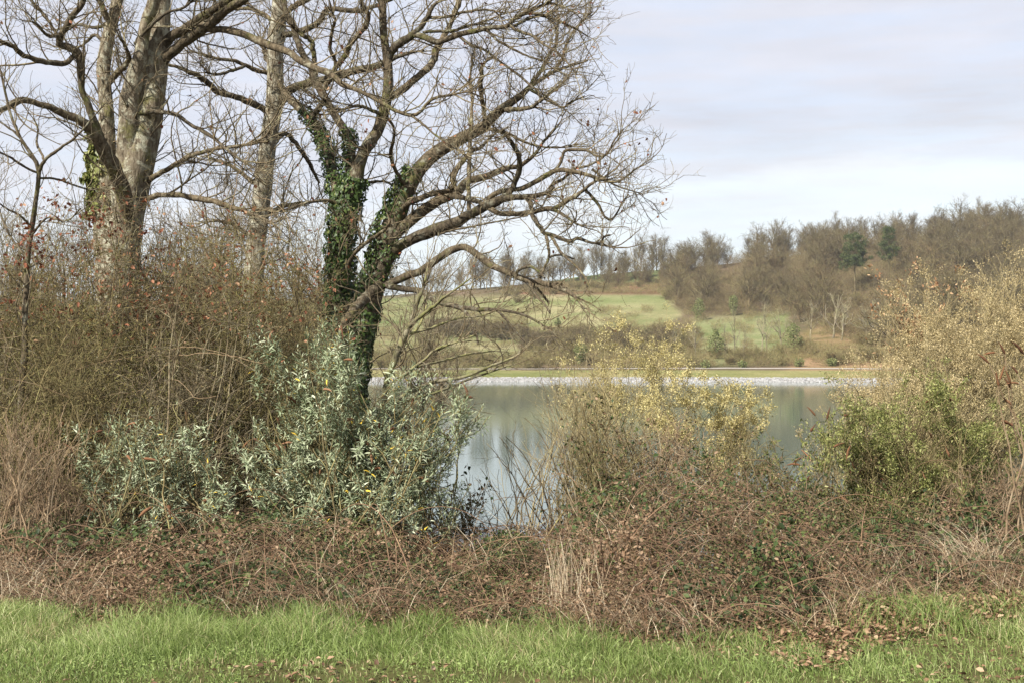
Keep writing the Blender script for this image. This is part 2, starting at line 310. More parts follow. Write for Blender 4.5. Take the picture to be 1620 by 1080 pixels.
# ------------------------------------------------------------------ far trees
def simple_tree(rng, H, trunkr, spread=.5, clear=.25, nl=11, lens=(.35, .55), dens=(1.0, 1.6), up=.2, rmin=.018, stems=1, lean=.06, ang=(30, 65)):
    K = 10; P = np.zeros((stems, K, 3)); h = np.linspace(0, 1, K)
    for s in range(stems):
        d = rng.normal(size=2) * (lean if stems == 1 else spread * .5); P[s, :, 2] = h * H * (.86 if stems == 1 else rng.uniform(.6, .95))
        P[s, :, :2] = np.outer(h ** 1.2, d * H) + np.cumsum(rng.normal(size=(K, 2)), 0) * H * .006
        if stems > 1: P[s, :, :2] += rng.normal(size=2) * spread * H * .08
    Rr = trunkr * (1 - .8 * h)[None] * np.ones((stems, 1))
    a = grow(rng, P, Rr, nl, clear, 1, (H * lens[0], H * lens[1]), ang, 8, .55, rmin * 1.3, up, .16, .55, per=True, rc=.014)
    b2 = grow(rng, *a, dens[0], .15, 1, (H * .1, H * .22), (25, 60), 6, .6, rmin, up * .6, .24, .4, rc=.01)
    c2 = grow(rng, *b2, dens[1], .1, 1, (H * .05, H * .11), (20, 60), 4, .7, rmin * .8, up * .4, .25, .3)
    return (P, Rr), a, b2, c2
def tree_mesh(mb, lv, rng, sides=(7, 4, 3, 3)):
    for (P, Rr), s in zip(lv, sides):
        if len(P): tubes(mb, P, Rr, s, rng.random(len(P)))
def far_proto(name, mat, seed, **k):
    rng = np.random.default_rng(seed); mb = MB(); lv = simple_tree(rng, **k); tree_mesh(mb, lv, rng); o = mb.build(name, mat); COL.objects.unlink(o); return o
def place(proto, name, px, d, scale, rot, label, cat, group, sx=1.):
    o = proto.copy(); o.name = name; COL.objects.link(o); x = (px - 810) / F * d
    o.location = (x, d, gz(x, d) - .1); o.rotation_euler = (0, 0, rot); o.scale = (scale * sx, scale * sx, scale)
    return tag(o, label, cat, group)
rng = np.random.default_rng(11)
ROUND = [far_proto('bare_tree', M['far_twig'], 20 + k, H=10, trunkr=.2, nl=38, dens=(2.4, 3.8), rmin=.016, clear=.1, lens=(.42, .7), ang=(30, 75)) for k in range(4)]
TALL = [far_proto('bare_tree', M['far_twig'], 30 + k, H=11, trunkr=.16, nl=34, dens=(2.2, 3.4), rmin=.016, clear=.14, lens=(.3, .5), up=.35, ang=(25, 65)) for k in range(3)]
WARM = [far_proto('bare_tree', M['far_warm'], 80 + k, H=9.5, trunkr=.17, nl=38, dens=(2.4, 3.8), rmin=.016, clear=.08, lens=(.4, .62), ang=(30, 75)) for k in range(3)]
PALE = [far_proto('bare_tree', M['far_pale'], 40 + k, H=8.5, trunkr=.2, nl=14, dens=(1.2, 1.6), rmin=.024, clear=.15, lens=(.45, .7), ang=(35, 75)) for k in range(3)]
SCRUB = [far_proto('bare_shrub', M['far_red'], 50 + k, H=3, trunkr=.05, nl=13, dens=(4.5, 6.5), rmin=.012, clear=.03, stems=14, spread=.75, lens=(.35, .6)) for k in range(3)]
HEDGE = [far_proto('bare_shrub', M['far_twig'], 60 + k, H=3.4, trunkr=.06, nl=12, dens=(4.5, 6.), rmin=.013, clear=.03, stems=14, spread=.7, lens=(.35, .6)) for k in range(2)]
def pick(l): return l[rng.integers(len(l))]
def crest_d(px): return 422 - rng.uniform(0, 10)
# skyline row above the green field
for px in np.r_[np.linspace(575, 735, 11), np.linspace(748, 1060, 44)]:
    px += rng.normal() * 6; place(pick(TALL + ROUND[:2]), 'bare_tree', px, crest_d(px) - rng.uniform(0, 12), rng.uniform(.72, 1.2), rng.uniform(0, 6.3), 'bare tree in the skyline row above the green far field', 'tree', 'skyline trees above the green field')
for px, s in ((1084, .95), (1100, 1.05), (1117, 1.15), (1134, 1.05), (1075, .85), (1150, .8), (1092, .9), (1126, .9)):
    place(pick(ROUND), 'bare_tree', px, crest_d(px) - 12, s, rng.uniform(0, 6.3), 'bare tree in the round clump left of the skyline gap', 'tree', 'tree clump left of the skyline gap', 1.1)
place(ROUND[1], 'bare_tree', 1186, 415, .86, 1, 'lone broad bare tree standing in the skyline gap', 'tree', None)
place(ROUND[2], 'bare_tree', 1204, 418, .88, 2, 'bare tree touching the right side of the lone skyline tree', 'tree', None)
for px in np.r_[np.linspace(1232, 1332, 15), np.linspace(1340, 1640, 34)]:
    px += rng.normal() * 4; place(pick(ROUND + TALL[:1]), 'bare_tree', px, crest_d(px), rng.uniform(.75, 1.2), rng.uniform(0, 6.3), 'bare tree along the wooded skyline on the right-hand hill', 'tree', 'skyline trees of the right-hand wood')
place(ROUND[3], 'bare_tree', 1518, 409, 1.42, .6, 'tallest round bare tree on the wooded skyline', 'tree', None, 1.1)
place(TALL[1], 'bare_tree', 1548, 409, 1.28, .6, 'narrow ivy-dark tree right of the tallest skyline tree', 'tree', None, .45)
for k in range(4): place(TALL[k % 3], 'bare_tree', 1568 + 14 * k, 412, .8, k, 'thin bare tree on the low skyline right of the tallest tree', 'tree', 'thin skyline trees at the right', .5)
for px in np.linspace(958, 1086, 16):
    px += rng.normal() * 4; place(pick(WARM + ROUND), 'bare_tree', px, rng.uniform(385, 408), rng.uniform(.6, .9), rng.uniform(0, 6.3), 'brown bare tree in the strip of wood just above the top of the green field', 'tree', 'strip of wood above the green field', 1.1)
# wood on the slope
bx = [1050, 1090, 1230, 1290, 1400, 1620]; by = [478, 500, 500, 520, 556, 575]; cnt = 0
while cnt < 135:
    px = rng.uniform(1050, 1640); d = 415 - 190 * rng.random() ** 1.2; x = (px - 810) / F * d; py = 540 - F * (gz(x, d) - EYE) / d
    if py > np.interp(px, bx, by) - 2: continue
    if px < 1100 and py < 440 or (abs(px - 1352) < 44 or abs(px - 1406) < 34) and 235 < d < 345: continue
    place(pick(ROUND + WARM + TALL[:1]), 'bare_tree', px, d, rng.uniform(.75, 1.3), rng.uniform(0, 6.3), 'leafless tree in the brown wood on the right-hand slope', 'tree', 'bare trees of the wood on the slope', rng.uniform(1.2, 1.6)); cnt += 1
cnt = 0
while cnt < 50:
    px = rng.uniform(1055, 1640); d = rng.uniform(235, 415); x = (px - 810) / F * d; py = 540 - F * (gz(x, d) - EYE) / d
    if py > np.interp(px, bx, by) - 4: continue
    place(pick(HEDGE + SCRUB), 'bare_shrub', px, d, rng.uniform(.8, 1.5), rng.uniform(0, 6.3), 'bare shrub under the trees of the right-hand hillside wood', 'shrub', 'undergrowth shrubs of the hillside wood', 1.4); cnt += 1
# scrub along the foot of the hill
cnt = 0
while cnt < 110:
    px = rng.uniform(560, 1640); d = rng.uniform(209, 232); x = (px - 810) / F * d
    place(pick(SCRUB), 'bare_shrub', px, d, rng.uniform(.4, 1.), rng.uniform(0, 6.3), 'low reddish brown shrub at the foot of the far hill', 'shrub', 'shrubs at the foot of the far hill', 1.4); cnt += 1
for k in range(70):
    px = rng.uniform(830, 1110); d = rng.uniform(228, 282)
    place(pick(SCRUB + HEDGE), 'bare_shrub', px, d, rng.uniform(.6, 1.25), rng.uniform(0, 6.3), 'bare shrub in the scrub below the upper green field', 'shrub', 'scrub below the upper green field', 1.3)
for k in range(22):
    u = rng.random(); place(pick(HEDGE), 'bare_shrub', 690 + 140 * u + rng.normal() * 5, 300 - 25 * u + rng.normal() * 5, rng.uniform(.8, 1.3), rng.uniform(0, 6.3), 'dark shrub in the hedge crossing the left-hand green field', 'shrub', 'hedge shrubs across the left field', 1.3)
for k in range(34):
    px = rng.uniform(800, 1075); place(pick(SCRUB), 'bare_shrub', px, 392 + rng.normal() * 8, rng.uniform(.6, 1.), rng.uniform(0, 6.3), 'rusty shrub in the brown band along the top of the green field', 'shrub', 'brown band above the green field', 1.6)
for px, d, s in ((1070, 230, .8), (1148, 222, .72), (1163, 225, .95), (1176, 218, .7), (1205, 226, 1.05), (1213, 230, .9), (1100, 224, .75)):
    place(pick(PALE), 'bare_tree', px, d, s * 1.15, rng.uniform(0, 6.3), 'slim bare tree on the green slope above the far shore', 'tree', 'slim trees on the lower green slope', .55)
for px, d, s, lab in ((1236, 236, .95, 'pale forked bare tree left of the brown bracken patch'), (1281, 250, .9, 'pale leaning bare tree at the top of the bracken patch'), (1318, 252, 1.22, 'broad pale bare tree above the middle of the bracken patch'), (1332, 245, 1.0, 'pale spreading bare tree just behind the bracken patch'), (1372, 236, .9, 'pale bare tree at the right end of the bracken patch'), (1390, 240, 1.1, 'tall pale bare tree beside the right-hand willow bush')):
    place(pick(PALE), 'bare_tree', px, d, s, rng.uniform(0, 6.3), lab, 'tree', None)

for k in range(26):
    px = rng.uniform(-60, 545); d = rng.uniform(215, 415)
    place(pick(ROUND + WARM), 'bare_tree', px, d, rng.uniform(.8, 1.2), rng.uniform(0, 6.3), 'distant bare tree glimpsed through the left-hand thicket and oaks', 'tree', 'far trees behind the left-hand thicket', 1.2)
# low brush that fills the wood, the brown band, the hedge line and the foot of the hill
def brush(name, label, n, area_, h, mat, seed):
    rng = np.random.default_rng(seed); pts = []; tot = 0
    while tot < n:
        px = rng.uniform(560, 1700, 60000); d = 208 + 212 * rng.random(60000) ** 1.1; x = (px - 810) / F * d; z = ground(x, d); py = 540 - F * (z - EYE) / d
        cl = vnoise(x * .16, d * .16, seed) * .65 + vnoise(x * .6, d * .6, seed + 1) * .35; ok = area_(px, py, d) & (cl > .36); p = np.stack([x, d, z, cl], 1)[ok]; pts.append(p); tot += len(p)
    q = np.concatenate(pts)[:n]; hh = h * (.4 + 1.2 * (q[:, 3] - .4)); p0 = q[:, :3] + np.stack([0 * hh, 0 * hh, hh * rng.random(n) * .8], 1)
    d_ = nrm(rng.normal(size=(n, 3)) * np.array([1, 1, .5]) + np.array([0, 0, .8])); K = 4; P = np.empty((n, K, 3)); P[:, 0] = p0; ln = hh * rng.uniform(.25, .6, n) + .3
    for k in range(1, K): d_ = nrm(d_ + rng.normal(size=(n, 3)) * .22); P[:, k] = P[:, k - 1] + d_ * (ln / (K - 1))[:, None]
    a = MB(); tubes(a, P, np.full((n, K), .015) * rng.uniform(.6, 1.3, (n, 1)), 3, rng.random(n)); tag(a.build(name, M[mat]), label, 'scrub', None, 'stuff')
brush('woodland_undergrowth', 'brown tangled undergrowth filling the floor of the right-hand hillside wood', 150000, lambda px, py, d: (px > 1045) & (py < np.interp(px, bx, by)) & (py < 500 + (px > 1250) * 90), 5., 'far_warm', 71)
brush('hillside_scrub', 'pinkish brown scrub along the foot of the far hill and round the fields', 105000, lambda px, py, d: (d < 226) | (vnoise(px * .045, d * .13, 81) > .66) & (py > 488) & (px > 570) & (px < 1075) | (vnoise(px * .06, d * .16, 82) > .6) & (py > 492) & (px > 1080) & (px < 1420) | (px > 830) & (px < 1110) & (py > 524 + 12 * np.sin(px * .04)) & (d < 300) | (px > 790) & (px < 1090) & (py > 448) & (py < 466) | (px > 690) & (px < 835) & (np.abs(py - 480 - (px - 690) * .28) < 13), 2.2, 'far_red', 72)
def ivy_tree(px, d, H, label):
    rng = np.random.default_rng(int(px)); x = (px - 810) / F * d; base = np.array([x, d, gz(x, d) - .1]); r = thing('ivy_covered_tree', label, 'tree', base)
    lv = simple_tree(rng, H, .16, clear=.3, nl=12, lens=(.2, .34), dens=(.8, .9), rmin=.02, up=.35)
    a = MB(); tree_mesh(a, lv[:1], rng); a.v = [v + base for v in a.v]; a.build('trunk', M['far_twig'], r)
    a = MB(); tree_mesh(a, lv[1:], rng, (4, 3, 3)); a.v = [v + base for v in a.v]; a.build('branches', M['far_pale'], r)
    n = 1100; h = rng.beta(2.2, 1.6, n) * H * .72 + .2; w = (H * .15 * np.sin(np.clip(h / (H * .8), 0, 1) * 3.1) + .2) * (.45 + 1.1 * vnoise(h * 1.1, h * 0 + px, 4)); th = rng.uniform(0, 6.3, n)
    pos = np.stack([np.cos(th) * w * rng.random(n) ** .5, np.sin(th) * w * rng.random(n) ** .5, h], 1) + base + np.interp(h, np.linspace(0, H * .86, 10), lv[0][0][0, :, 0])[:, None] * np.array([1, 0, 0])
    a = MB(); scatter(a, *IVY, pos, rng.normal(size=(n, 3)), rng.normal(size=(n, 3)), rng.uniform(.14, .3, n), rng.random(n)); a.build('ivy', M['far_green'], r)
ivy_tree(1131, 222, 7.2, 'tree with a green ivy-covered trunk left of the lower green slope')
ivy_tree(1256, 226, 7.6, 'tree thick with green ivy at the edge of the brown bracken patch')
ivy_tree(1103, 300, 7.5, 'ivy-green tree at the upper left edge of the brown wood')
ivy_tree(1160, 305, 7, 'ivy-green tree in the brown wood above the lower green slope')
ivy_tree(918, 215, 5.2, 'dark ivy-covered tree in the scrub behind the yellow willow top')
ivy_tree(882, 290, 5, 'small dark green tree at the left end of the upper field')
def green_bush(px, d, H, label):
    rng = np.random.default_rng(int(px) + 1); x = (px - 810) / F * d; base = np.array([x, d, gz(x, d) - .1]); r = thing('evergreen_bush', label, 'bush', base)
    lv = simple_tree(rng, H, .05, stems=6, spread=.7, clear=.1, nl=6, dens=(1.5, 1), rmin=.015)
    a = MB(); tree_mesh(a, lv, rng); a.v = [v + base for v in a.v]; a.build('branches', M['far_twig'], r)
    n = 500; v = nrm(rng.normal(size=(n, 3))) * rng.random((n, 1)) ** .4 * np.array([H * .6, H * .6, H * .5]) + np.array([0, 0, H * .5])
    a = MB(); scatter(a, *IVY, v + base, rng.normal(size=(n, 3)), rng.normal(size=(n, 3)), rng.uniform(.1, .24, n), rng.random(n)); a.build('leaves', M['far_green'], r)
for px, d, H, lab in ((1020, 270, 3.2, 'green bush in the scrub under the upper field'), (1116, 208, 1.5, 'low green bush on the far verge under the ivy trees'), (1175, 208, 1.4, 'low green bush on the far verge below the slim trees'), (1264, 208, 1.7, 'low green bush on the far verge under the bracken patch'), (1316, 208, 1.6, 'low green bush on the far verge below the pale trees')):
    green_bush(px, d, H, lab)
def pine(px, d, H, label, flat):
    rng = np.random.default_rng(int(px) + 2); x = (px - 810) / F * d; base = np.array([x, d, gz(x, d) - .1]); r = thing('pine_tree', label, 'tree', base)
    h = np.linspace(0, 1, 9); P = np.zeros((1, 9, 3)); P[0, :, 2] = h * H; P[0, :, 0] = np.cumsum(rng.normal(size=9)) * .05
    Rr = (.24 * (1 - .8 * h))[None]; a = MB(); tubes(a, P + base, Rr, 7); a.build('trunk', M['far_twig'], r)
    br = grow(rng, P, Rr, 46, .38, 1, (H * .26, H * .4), (55, 95), 6, .4, .02, .12, .1, .5 if not flat else .75, per=True)
    a = MB(); tubes(a, br[0] + base, br[1], 4); a.build('branches', M['far_twig'], r)
    sp = grow(rng, *br, 3.4, .35, 1, (.3, .7), (20, 70), 3, .5, .015, .25, .2, .2); tips = sp[0][:, -1] + base
    n = len(tips) * 26; i = rng.integers(len(tips), size=n); pos = tips[i] + rng.normal(size=(n, 3)) * np.array([.28, .28, .16])
    a = MB(); dd = rng.normal(size=(n, 3)) + np.array([0, 0, .5]); scatter(a, *LANCE, pos, dd, rng.normal(size=(n, 3)), rng.uniform(.35, .7, n), rng.random(n)); a.build('needles', M['pine'], r)
pine(1352, 318, 15.5, 'broad dark green pine, larger of two in the brown wood', 0)
pine(1406, 330, 13.5, 'darker smaller pine right of the larger one in the wood', 1)

hz = bpy.data.materials.new('haze'); hz.use_nodes = True; t = hz.node_tree; t.nodes.clear(); o_ = t.nodes.new('ShaderNodeOutputMaterial'); pv = t.nodes.new('ShaderNodeVolumePrincipled')
pv.inputs['Color'].default_value = (.93, .95, 1, 1); pv.inputs['Density'].default_value = HAZE; pv.inputs['Anisotropy'].default_value = .2; t.links.new(pv.outputs[0], o_.inputs['Volume'])
mb = MB(); c8 = np.array([[x, y, z] for x in (-1000, 1000) for y in (-200, 1600) for z in (-60, 60)], float)
mb.add(c8, np.array([[0, 1, 3, 2], [4, 6, 7, 5], [0, 4, 5, 1], [2, 3, 7, 6], [0, 2, 6, 4], [1, 5, 7, 3]]))
if HAZE: tag(mb.build('haze', hz, smooth=False), 'thin pale haze in the air over the lake', 'haze', None, 'stuff')

# ------------------------------------------------------------------ the oaks: limbs followed point by point, twigs grown on them
def dth(px, py): return px, py
class Oak:
    """limbs given as (px, py, width in px) rows; depth runs from where a limb leaves its parent to its own end depth"""
    def __init__(s, d, seed): s.d = d; s.rng = np.random.default_rng(seed); s.P = []; s.R = []; s.pix = []; s.K = 44; s.tw = []
    def limb(s, rows, dend=0., d0=None, tw=1.):
        a = np.array(rows, float); a[:, 0] = np.where(a[:, 0] > 930, 930 + (a[:, 0] - 930) * .66, a[:, 0]); a = resample(a, s.K)
        if d0 is None:
            d0 = 0.
            if s.pix:
                best = min(((np.hypot(q[:, 0] - a[0, 0], q[:, 1] - a[0, 1]).min(), k) for k, q in enumerate(s.pix)))
                q = s.pix[best[1]]; d0 = q[np.argmin(np.hypot(q[:, 0] - a[0, 0], q[:, 1] - a[0, 1])), 2]
        u = np.linspace(0, 1, s.K); dd = d0 + (dend - d0) * u ** 1.1
        wob = np.cumsum(s.rng.normal(size=s.K)) * .02; dd = dd + (wob - wob[0]) * u
        kn = s.rng.normal(size=(s.K, 2)); kn = (kn + np.roll(kn, 1, 0)) * .5; kn[0] = 0; thin = a[:, 2:3] < 30; a[:, :2] += kn * np.minimum(a[:, 2:3] * .1, .8) * thin
        d = s.d + dd; s.pix.append(np.stack([a[:, 0], a[:, 1], dd], 1))
        s.P.append(np.stack([(a[:, 0] - 810) / F * d, d, EYE - (a[:, 1] - 540) / F * d], 1)); s.R.append(a[:, 2] * .5 / F * d); s.tw.append(tw)
    def finish(s, name, label, cat, trunk_n=1, bark='oak_bark', limbbark='dark_bark', twig='twig', dens=(3.2, 5.5, 5.), l1=(.5, 1.3), leaves=0, rmin=.0028, group=None):
        P = np.array(s.P); Rr = np.array(s.R); rng = s.rng; base = P[0, 0].copy(); g = gz(base[0], base[1]); base[2] = g
        P[0, 0, 2] = min(P[0, 0, 2], g - .2); Rr[0, 0] *= 1.15
        Rr[trunk_n:] = np.maximum(Rr[trunk_n:], .006)
        r = thing(name, label, cat, base, group); s.root = r; s.Pw = P; s.Rw = Rr
        a = MB(); tubes(a, P[:trunk_n], Rr[:trunk_n], 20, None, rng, .07); a.build('trunk', M[bark], r)
        a = MB()
        if len(P) > trunk_n: tubes(a, P[trunk_n:], Rr[trunk_n:], 9, rng.random(len(P) - trunk_n), rng, .09); a.build('limbs', M[limbbark], r)
        ok = [k for k in range(len(P)) if s.tw[k] > 0]; Pt, Rt = P[ok], Rr[ok]
        a0 = grow(rng, Pt, Rt, dens[0], .2, 1, l1, (25, 75), 9, .45, rmin * 1.5, .16, .2, .45, rtip=.4, rc=.008)
        # every limb's end breaks into a spray
        ends = np.stack([Pt[:, -6], Pt[:, -1]], 1); K8 = np.linspace(0, 1, 8)[None, :, None]
        e0 = grow(rng, Pt, Rt, 4.5, .82, 1, (l1[0], l1[1] * .9), (8, 45), 9, .7, rmin * 1.5, .1, .17, .2, per=True, rtip=.4, rc=.008)
        A = (np.concatenate([a0[0], e0[0]]), np.concatenate([a0[1], e0[1]]))
        B = grow(rng, *A, dens[1], .1, 1, (.15, .5), (25, 70), 6, .65, rmin, .13, .24, .35, rc=.004)
        C = grow(rng, *B, dens[2], .1, 1, (.06, .2), (25, 75), 4, .75, rmin * .75, .12, .24, .2)
        a = MB(); tubes(a, *A, 4, rng.random(len(A[0]))); tubes(a, *B, 3, rng.random(len(B[0]))); tubes(a, *C, 3, rng.random(len(C[0]))); a.build('crown', M[twig], r)
        s.tips = C[0][:, -1]
        if leaves:
            i = rng.integers(len(s.tips), size=leaves); p = s.tips[i] + rng.normal(size=(leaves, 3)) * .02
            a = MB(); scatter(a, *CURL, p, rng.normal(size=(leaves, 3)) + np.array([0, 0, -.6]), rng.normal(size=(leaves, 3)), rng.uniform(.035, .065, leaves), rng.random(leaves)); a.build('withered_leaves', M['red_leaf'], r)
        return r
    def ivy(s, spans, n, mat='ivy', name='ivy', thick=.07, size=(.04, .085), side=None):
        rng = s.rng; a = MB()
        for (k, u0, u1, wgt) in spans:
            m = int(n * wgt); u = (u0 + (u1 - u0) * rng.random(m)) * (s.K - 1); i = np.minimum(u.astype(int), s.K - 2); f = u - i
            c = s.Pw[k, i] * (1 - f[:, None]) + s.Pw[k, i + 1] * f[:, None]; rad = s.Rw[k, i] * (1 - f) + s.Rw[k, i + 1] * f
            tan = nrm(s.Pw[k, i + 1] - s.Pw[k, i]); v = rng.normal(size=(m, 3))
            if side is not None: v = v * .6 + np.array(side)
            v = nrm(v - (v * tan).sum(1, keepdims=True) * tan)
            clump = .35 + 1.3 * vnoise(u * 1.3, np.arctan2(v[:, 2], v[:, 0]) * 1.2 + 9, k)
            p = c + v * (rad + thick * rng.random(m) ** .8 * clump)[:, None]
            d = np.array([0, 0, -1.]) + rng.normal(size=(m, 3)) * .6; d = d - v * (d * v).sum(1, keepdims=True) + v * .25
            up = v + rng.normal(size=(m, 3)) * .45
            scatter(a, *IVY, p, d, up, rng.uniform(*size, m), np.clip(rng.normal(.4, .25, m), 0, 1))
        a.build(name, M[mat], s.root)

M['grey_bark'] = barkmat('grey_oak_bark', [(.045, .036, .027), (.2, .175, .13), (.34, .31, .25)], (.44, .435, .36), (.19, .185, .085), 9, (.48, .6), bump=.9, st=(1.2, 1.2, .3), mossamt=(.58, .72))
T1 = Oak(15.2, 101)
T1.limb([(188, 790, 84), (188, 560, 74), (189, 430, 68), (193, 380, 64), (199, 335, 60), (213, 270, 58), (228, 215, 48), (240, 150, 42), (246, 100, 39), (252, 0, 33), (257, -80, 28), (262, -200, 20), (265, -350, 10)])
T1.limb([(196, 350, 50), (203, 280, 42), (204, 205, 37), (209, 150, 34), (217, 110, 27), (226, 74, 20), (231, 40, 19), (242, 6, 20), (252, -40, 18), (258, -130, 12)], -.35, 0, .7)
T1.limb([(180, 400, 58), (170, 330, 44), (167, 250, 32), (168, 200, 26), (167, 150, 22), (164, 110, 21), (168, 70, 20), (177, 40, 18), (184, 12, 18), (190, -20, 16), (196, -110, 10)], .2, 0, .7)
T1.limb([(206, 362, 18), (201, 335, 22), (192, 295, 25), (177, 262, 25), (162, 232, 23), (150, 210, 18), (135, 196, 15), (118, 187, 13), (96, 178, 12), (78, 169, 11), (61, 165, 10), (46, 160, 10), (33, 158, 10), (18, 165, 9), (0, 175, 8), (-60, 182, 5)], -2.0, -.33)
T1.limb([(160, 225, 16), (148, 190, 13), (137, 161, 11), (130, 144, 11), (128, 130, 10), (126, 92, 11), (124, 82, 11), (104, 74, 12), (93, 68, 11), (100, 50, 10), (111, 33, 10), (119, 18, 9), (128, 7, 9), (136, -10, 8), (150, -60, 5)], -1.6)
T1.limb([(124, 84, 8), (118, 89, 8), (100, 101, 9), (83, 100, 9), (61, 96, 9), (41, 89, 8), (18, 74, 8), (0, 65, 7), (-50, 48, 5)], -2.4)
T1.limb([(95, 64, 6), (90, 58, 6), (74, 56, 5), (59, 39, 4), (48, 34, 2.5)], -2.2)
T1.limb([(93, 62, 6), (80, 38, 5), (68, 22, 4.5), (52, 4, 4), (40, -20, 3)], -1.2)
T1.limb([(252, 84, 17), (265, 64, 16), (300, 40, 15), (328, 22, 14), (370, -4, 12), (420, -40, 9)], -.8)
T1.limb([(254, 100, 18), (267, 87, 17), (300, 61, 17), (324, 43, 16), (346, 26, 15), (361, 15, 14), (387, 0, 12), (430, -30, 8)], -1.3)
T1.limb([(324, 45, 11), (337, 47, 11), (356, 46, 12), (383, 54, 12), (411, 65, 12), (439, 76, 11.5), (457, 83, 11), (476, 98, 11), (500, 109, 11), (522, 119, 11), (541, 133, 9), (560, 141, 7), (587, 153, 6.5), (618, 171, 6), (655, 183, 6), (683, 157, 5), (711, 151, 4), (744, 144, 2.5)], -1.9)
T1.limb([(648, 181, 4.5), (668, 196, 4), (690, 215, 3), (722, 236, 2.5), (738, 246, 2)], -2.1)
T1.limb([(178, 46, 9), (167, 24, 10), (158, 2, 9), (146, -30, 7)], -.3)
T1.limb([(172, 132, 10), (182, 120, 9), (195, 108, 9), (204, 92, 7), (196, 70, 5), (188, 58, 4)], -.2)
T1.limb([(214, 70, 8), (222, 58, 7), (232, 48, 5), (262, 22, 5), (290, 12, 4), (310, -4, 3)], -.7)
T1.limb([(222, 320, 11), (233, 314, 10), (260, 308, 9), (300, 312, 9), (337, 319, 9), (374, 330, 8), (395, 338, 6), (430, 352, 3)], -1.1)
T1.limb([(228, 290, 10), (241, 281, 9), (270, 265, 8), (300, 248, 7), (337, 237, 6), (381, 231, 5), (425, 224, 3)], -1.6)
T1.limb([(212, 183, 9), (233, 178, 8), (255, 178, 7), (278, 183, 7), (300, 196, 6), (330, 214, 6), (360, 238, 5), (385, 256, 4), (415, 272, 2)], -1.4)
T1.limb([(188, 20, 7), (168, 38, 6), (150, 44, 5), (128, 40, 4), (110, 42, 3)], .8)
T1.limb([(166, 70, 6), (150, 56, 5), (130, 72, 4), (112, 78, 3)], .6)
T1.finish('oak_tree', 'massive grey-barked oak at far left, its forked trunk rising behind the thicket', 'tree', 3, leaves=110, dens=(8, 9, 7.5))
T1.ivy([(2, .12, .38, 1.)], 1300, 'yellow_ivy', 'ivy', .10, (.05, .095), (-1.5, -.5, 0))

T2 = Oak(17.5, 102)
T2.limb([(396, 720, 40), (398, 480, 34), (405, 400, 30), (414, 320, 28), (422, 250, 27), (429, 195, 27), (435, 150, 26), (436, 90, 25), (440, 30, 25), (443, -20, 22), (446, -150, 14), (450, -300, 6)])
T2.limb([(443, 165, 15), (452, 152, 15), (461, 141, 14), (485, 133, 14), (522, 124, 13), (550, 115, 13), (578, 109, 12), (606, 101, 10), (640, 86, 6), (670, 80, 3)], -1.)
T2.limb([(438, 62, 10), (448, 56, 10), (467, 52, 10), (494, 43, 10), (509, 30, 9), (517, 17, 8), (528, 14, 8), (550, 17, 8), (568, 17, 8), (587, 11, 7), (610, 3, 6), (660, -20, 3)], -.9)
T2.limb([(441, 34, 10), (455, 18, 10), (470, 7, 9), (485, 0, 9), (520, -30, 6)], -.4)
T2.limb([(424, 178, 11), (417, 173, 11), (393, 161, 11), (374, 154, 10), (346, 146, 10), (322, 126, 9), (300, 115, 8), (285, 108, 6), (268, 104, 4)], -.9)
T2.limb([(430, 118, 7), (420, 115, 7), (404, 111, 7), (389, 104, 6), (370, 96, 6), (346, 94, 5), (324, 87, 4), (300, 80, 2.5)], -.6)
T2.limb([(389, 104, 5), (368, 112, 5), (345, 118, 4), (325, 115, 2.5)], -.9)
T2.limb([(434, 40, 6), (420, 24, 6), (395, 14, 6), (370, 15, 4), (350, 10, 3)], .5)
T2.limb([(424, 235, 9), (450, 212, 8), (470, 230, 7), (490, 260, 6), (505, 290, 4)], .9)
T2.limb([(416, 300, 9), (390, 280, 7), (365, 262, 6), (330, 250, 4)], .7)
T2.limb([(410, 350, 9), (440, 330, 7), (470, 322, 5), (510, 318, 3)], .6)
T2.limb([(408, 390, 8), (380, 362, 7), (350, 350, 5), (320, 352, 3)], .6)
T2.finish('oak_tree', 'slender straight pale-barked oak standing between the grey oak and the ivied oak', 'tree', 1, 'grey_bark', leaves=60, dens=(8, 9, 7.5))

T3 = Oak(15.6, 103)
T3.limb([(528, 800, 44), (532, 640, 38), (535, 560, 37), (536, 470, 37), (538, 400, 37), (544, 340, 38), (553, 310, 34), (564, 285, 24), (569, 262, 20), (577, 240, 19), (589, 222, 19), (600, 205, 18), (609, 167, 17), (614, 130, 16), (613, 102, 15), (609, 74, 13), (606, 37, 12), (604, 0, 11), (602, -80, 8)])
T3.limb([(540, 330, 22), (532, 300, 19), (526, 265, 17), (517, 237, 16), (509, 218, 16), (500, 202, 15), (493, 192, 15), (476, 172, 14), (457, 154, 13), (442, 132, 11), (425, 96, 9), (412, 60, 6)], 2.6)
T3.limb([(552, 318, 22), (554, 290, 18), (554, 262, 17), (556, 240, 16), (554, 222, 14), (546, 208, 13), (539, 198, 13), (528, 178, 13), (519, 165, 13), (511, 148, 14), (502, 133, 13), (494, 116, 12), (492, 105, 11), (481, 89, 11), (472, 68, 10), (467, 54, 10), (463, 37, 10), (454, 24, 9), (448, 0, 8), (440, -40, 5)], .9)
T3.limb([(490, 190, 8), (497, 183, 9), (504, 172, 9), (513, 160, 8)], .4)
T3.limb([(500, 122, 7), (498, 102, 7), (496, 80, 8), (492, 64, 8), (478, 55, 7), (468, 46, 6), (455, 36, 4)], .2)
T3.limb([(512, 142, 9), (524, 122, 9), (532, 106, 9), (546, 87, 9), (554, 70, 9), (568, 54, 8), (580, 41, 8), (583, 24, 7), (575, 11, 7), (572, 0, 6), (568, -30, 4)], -.6)
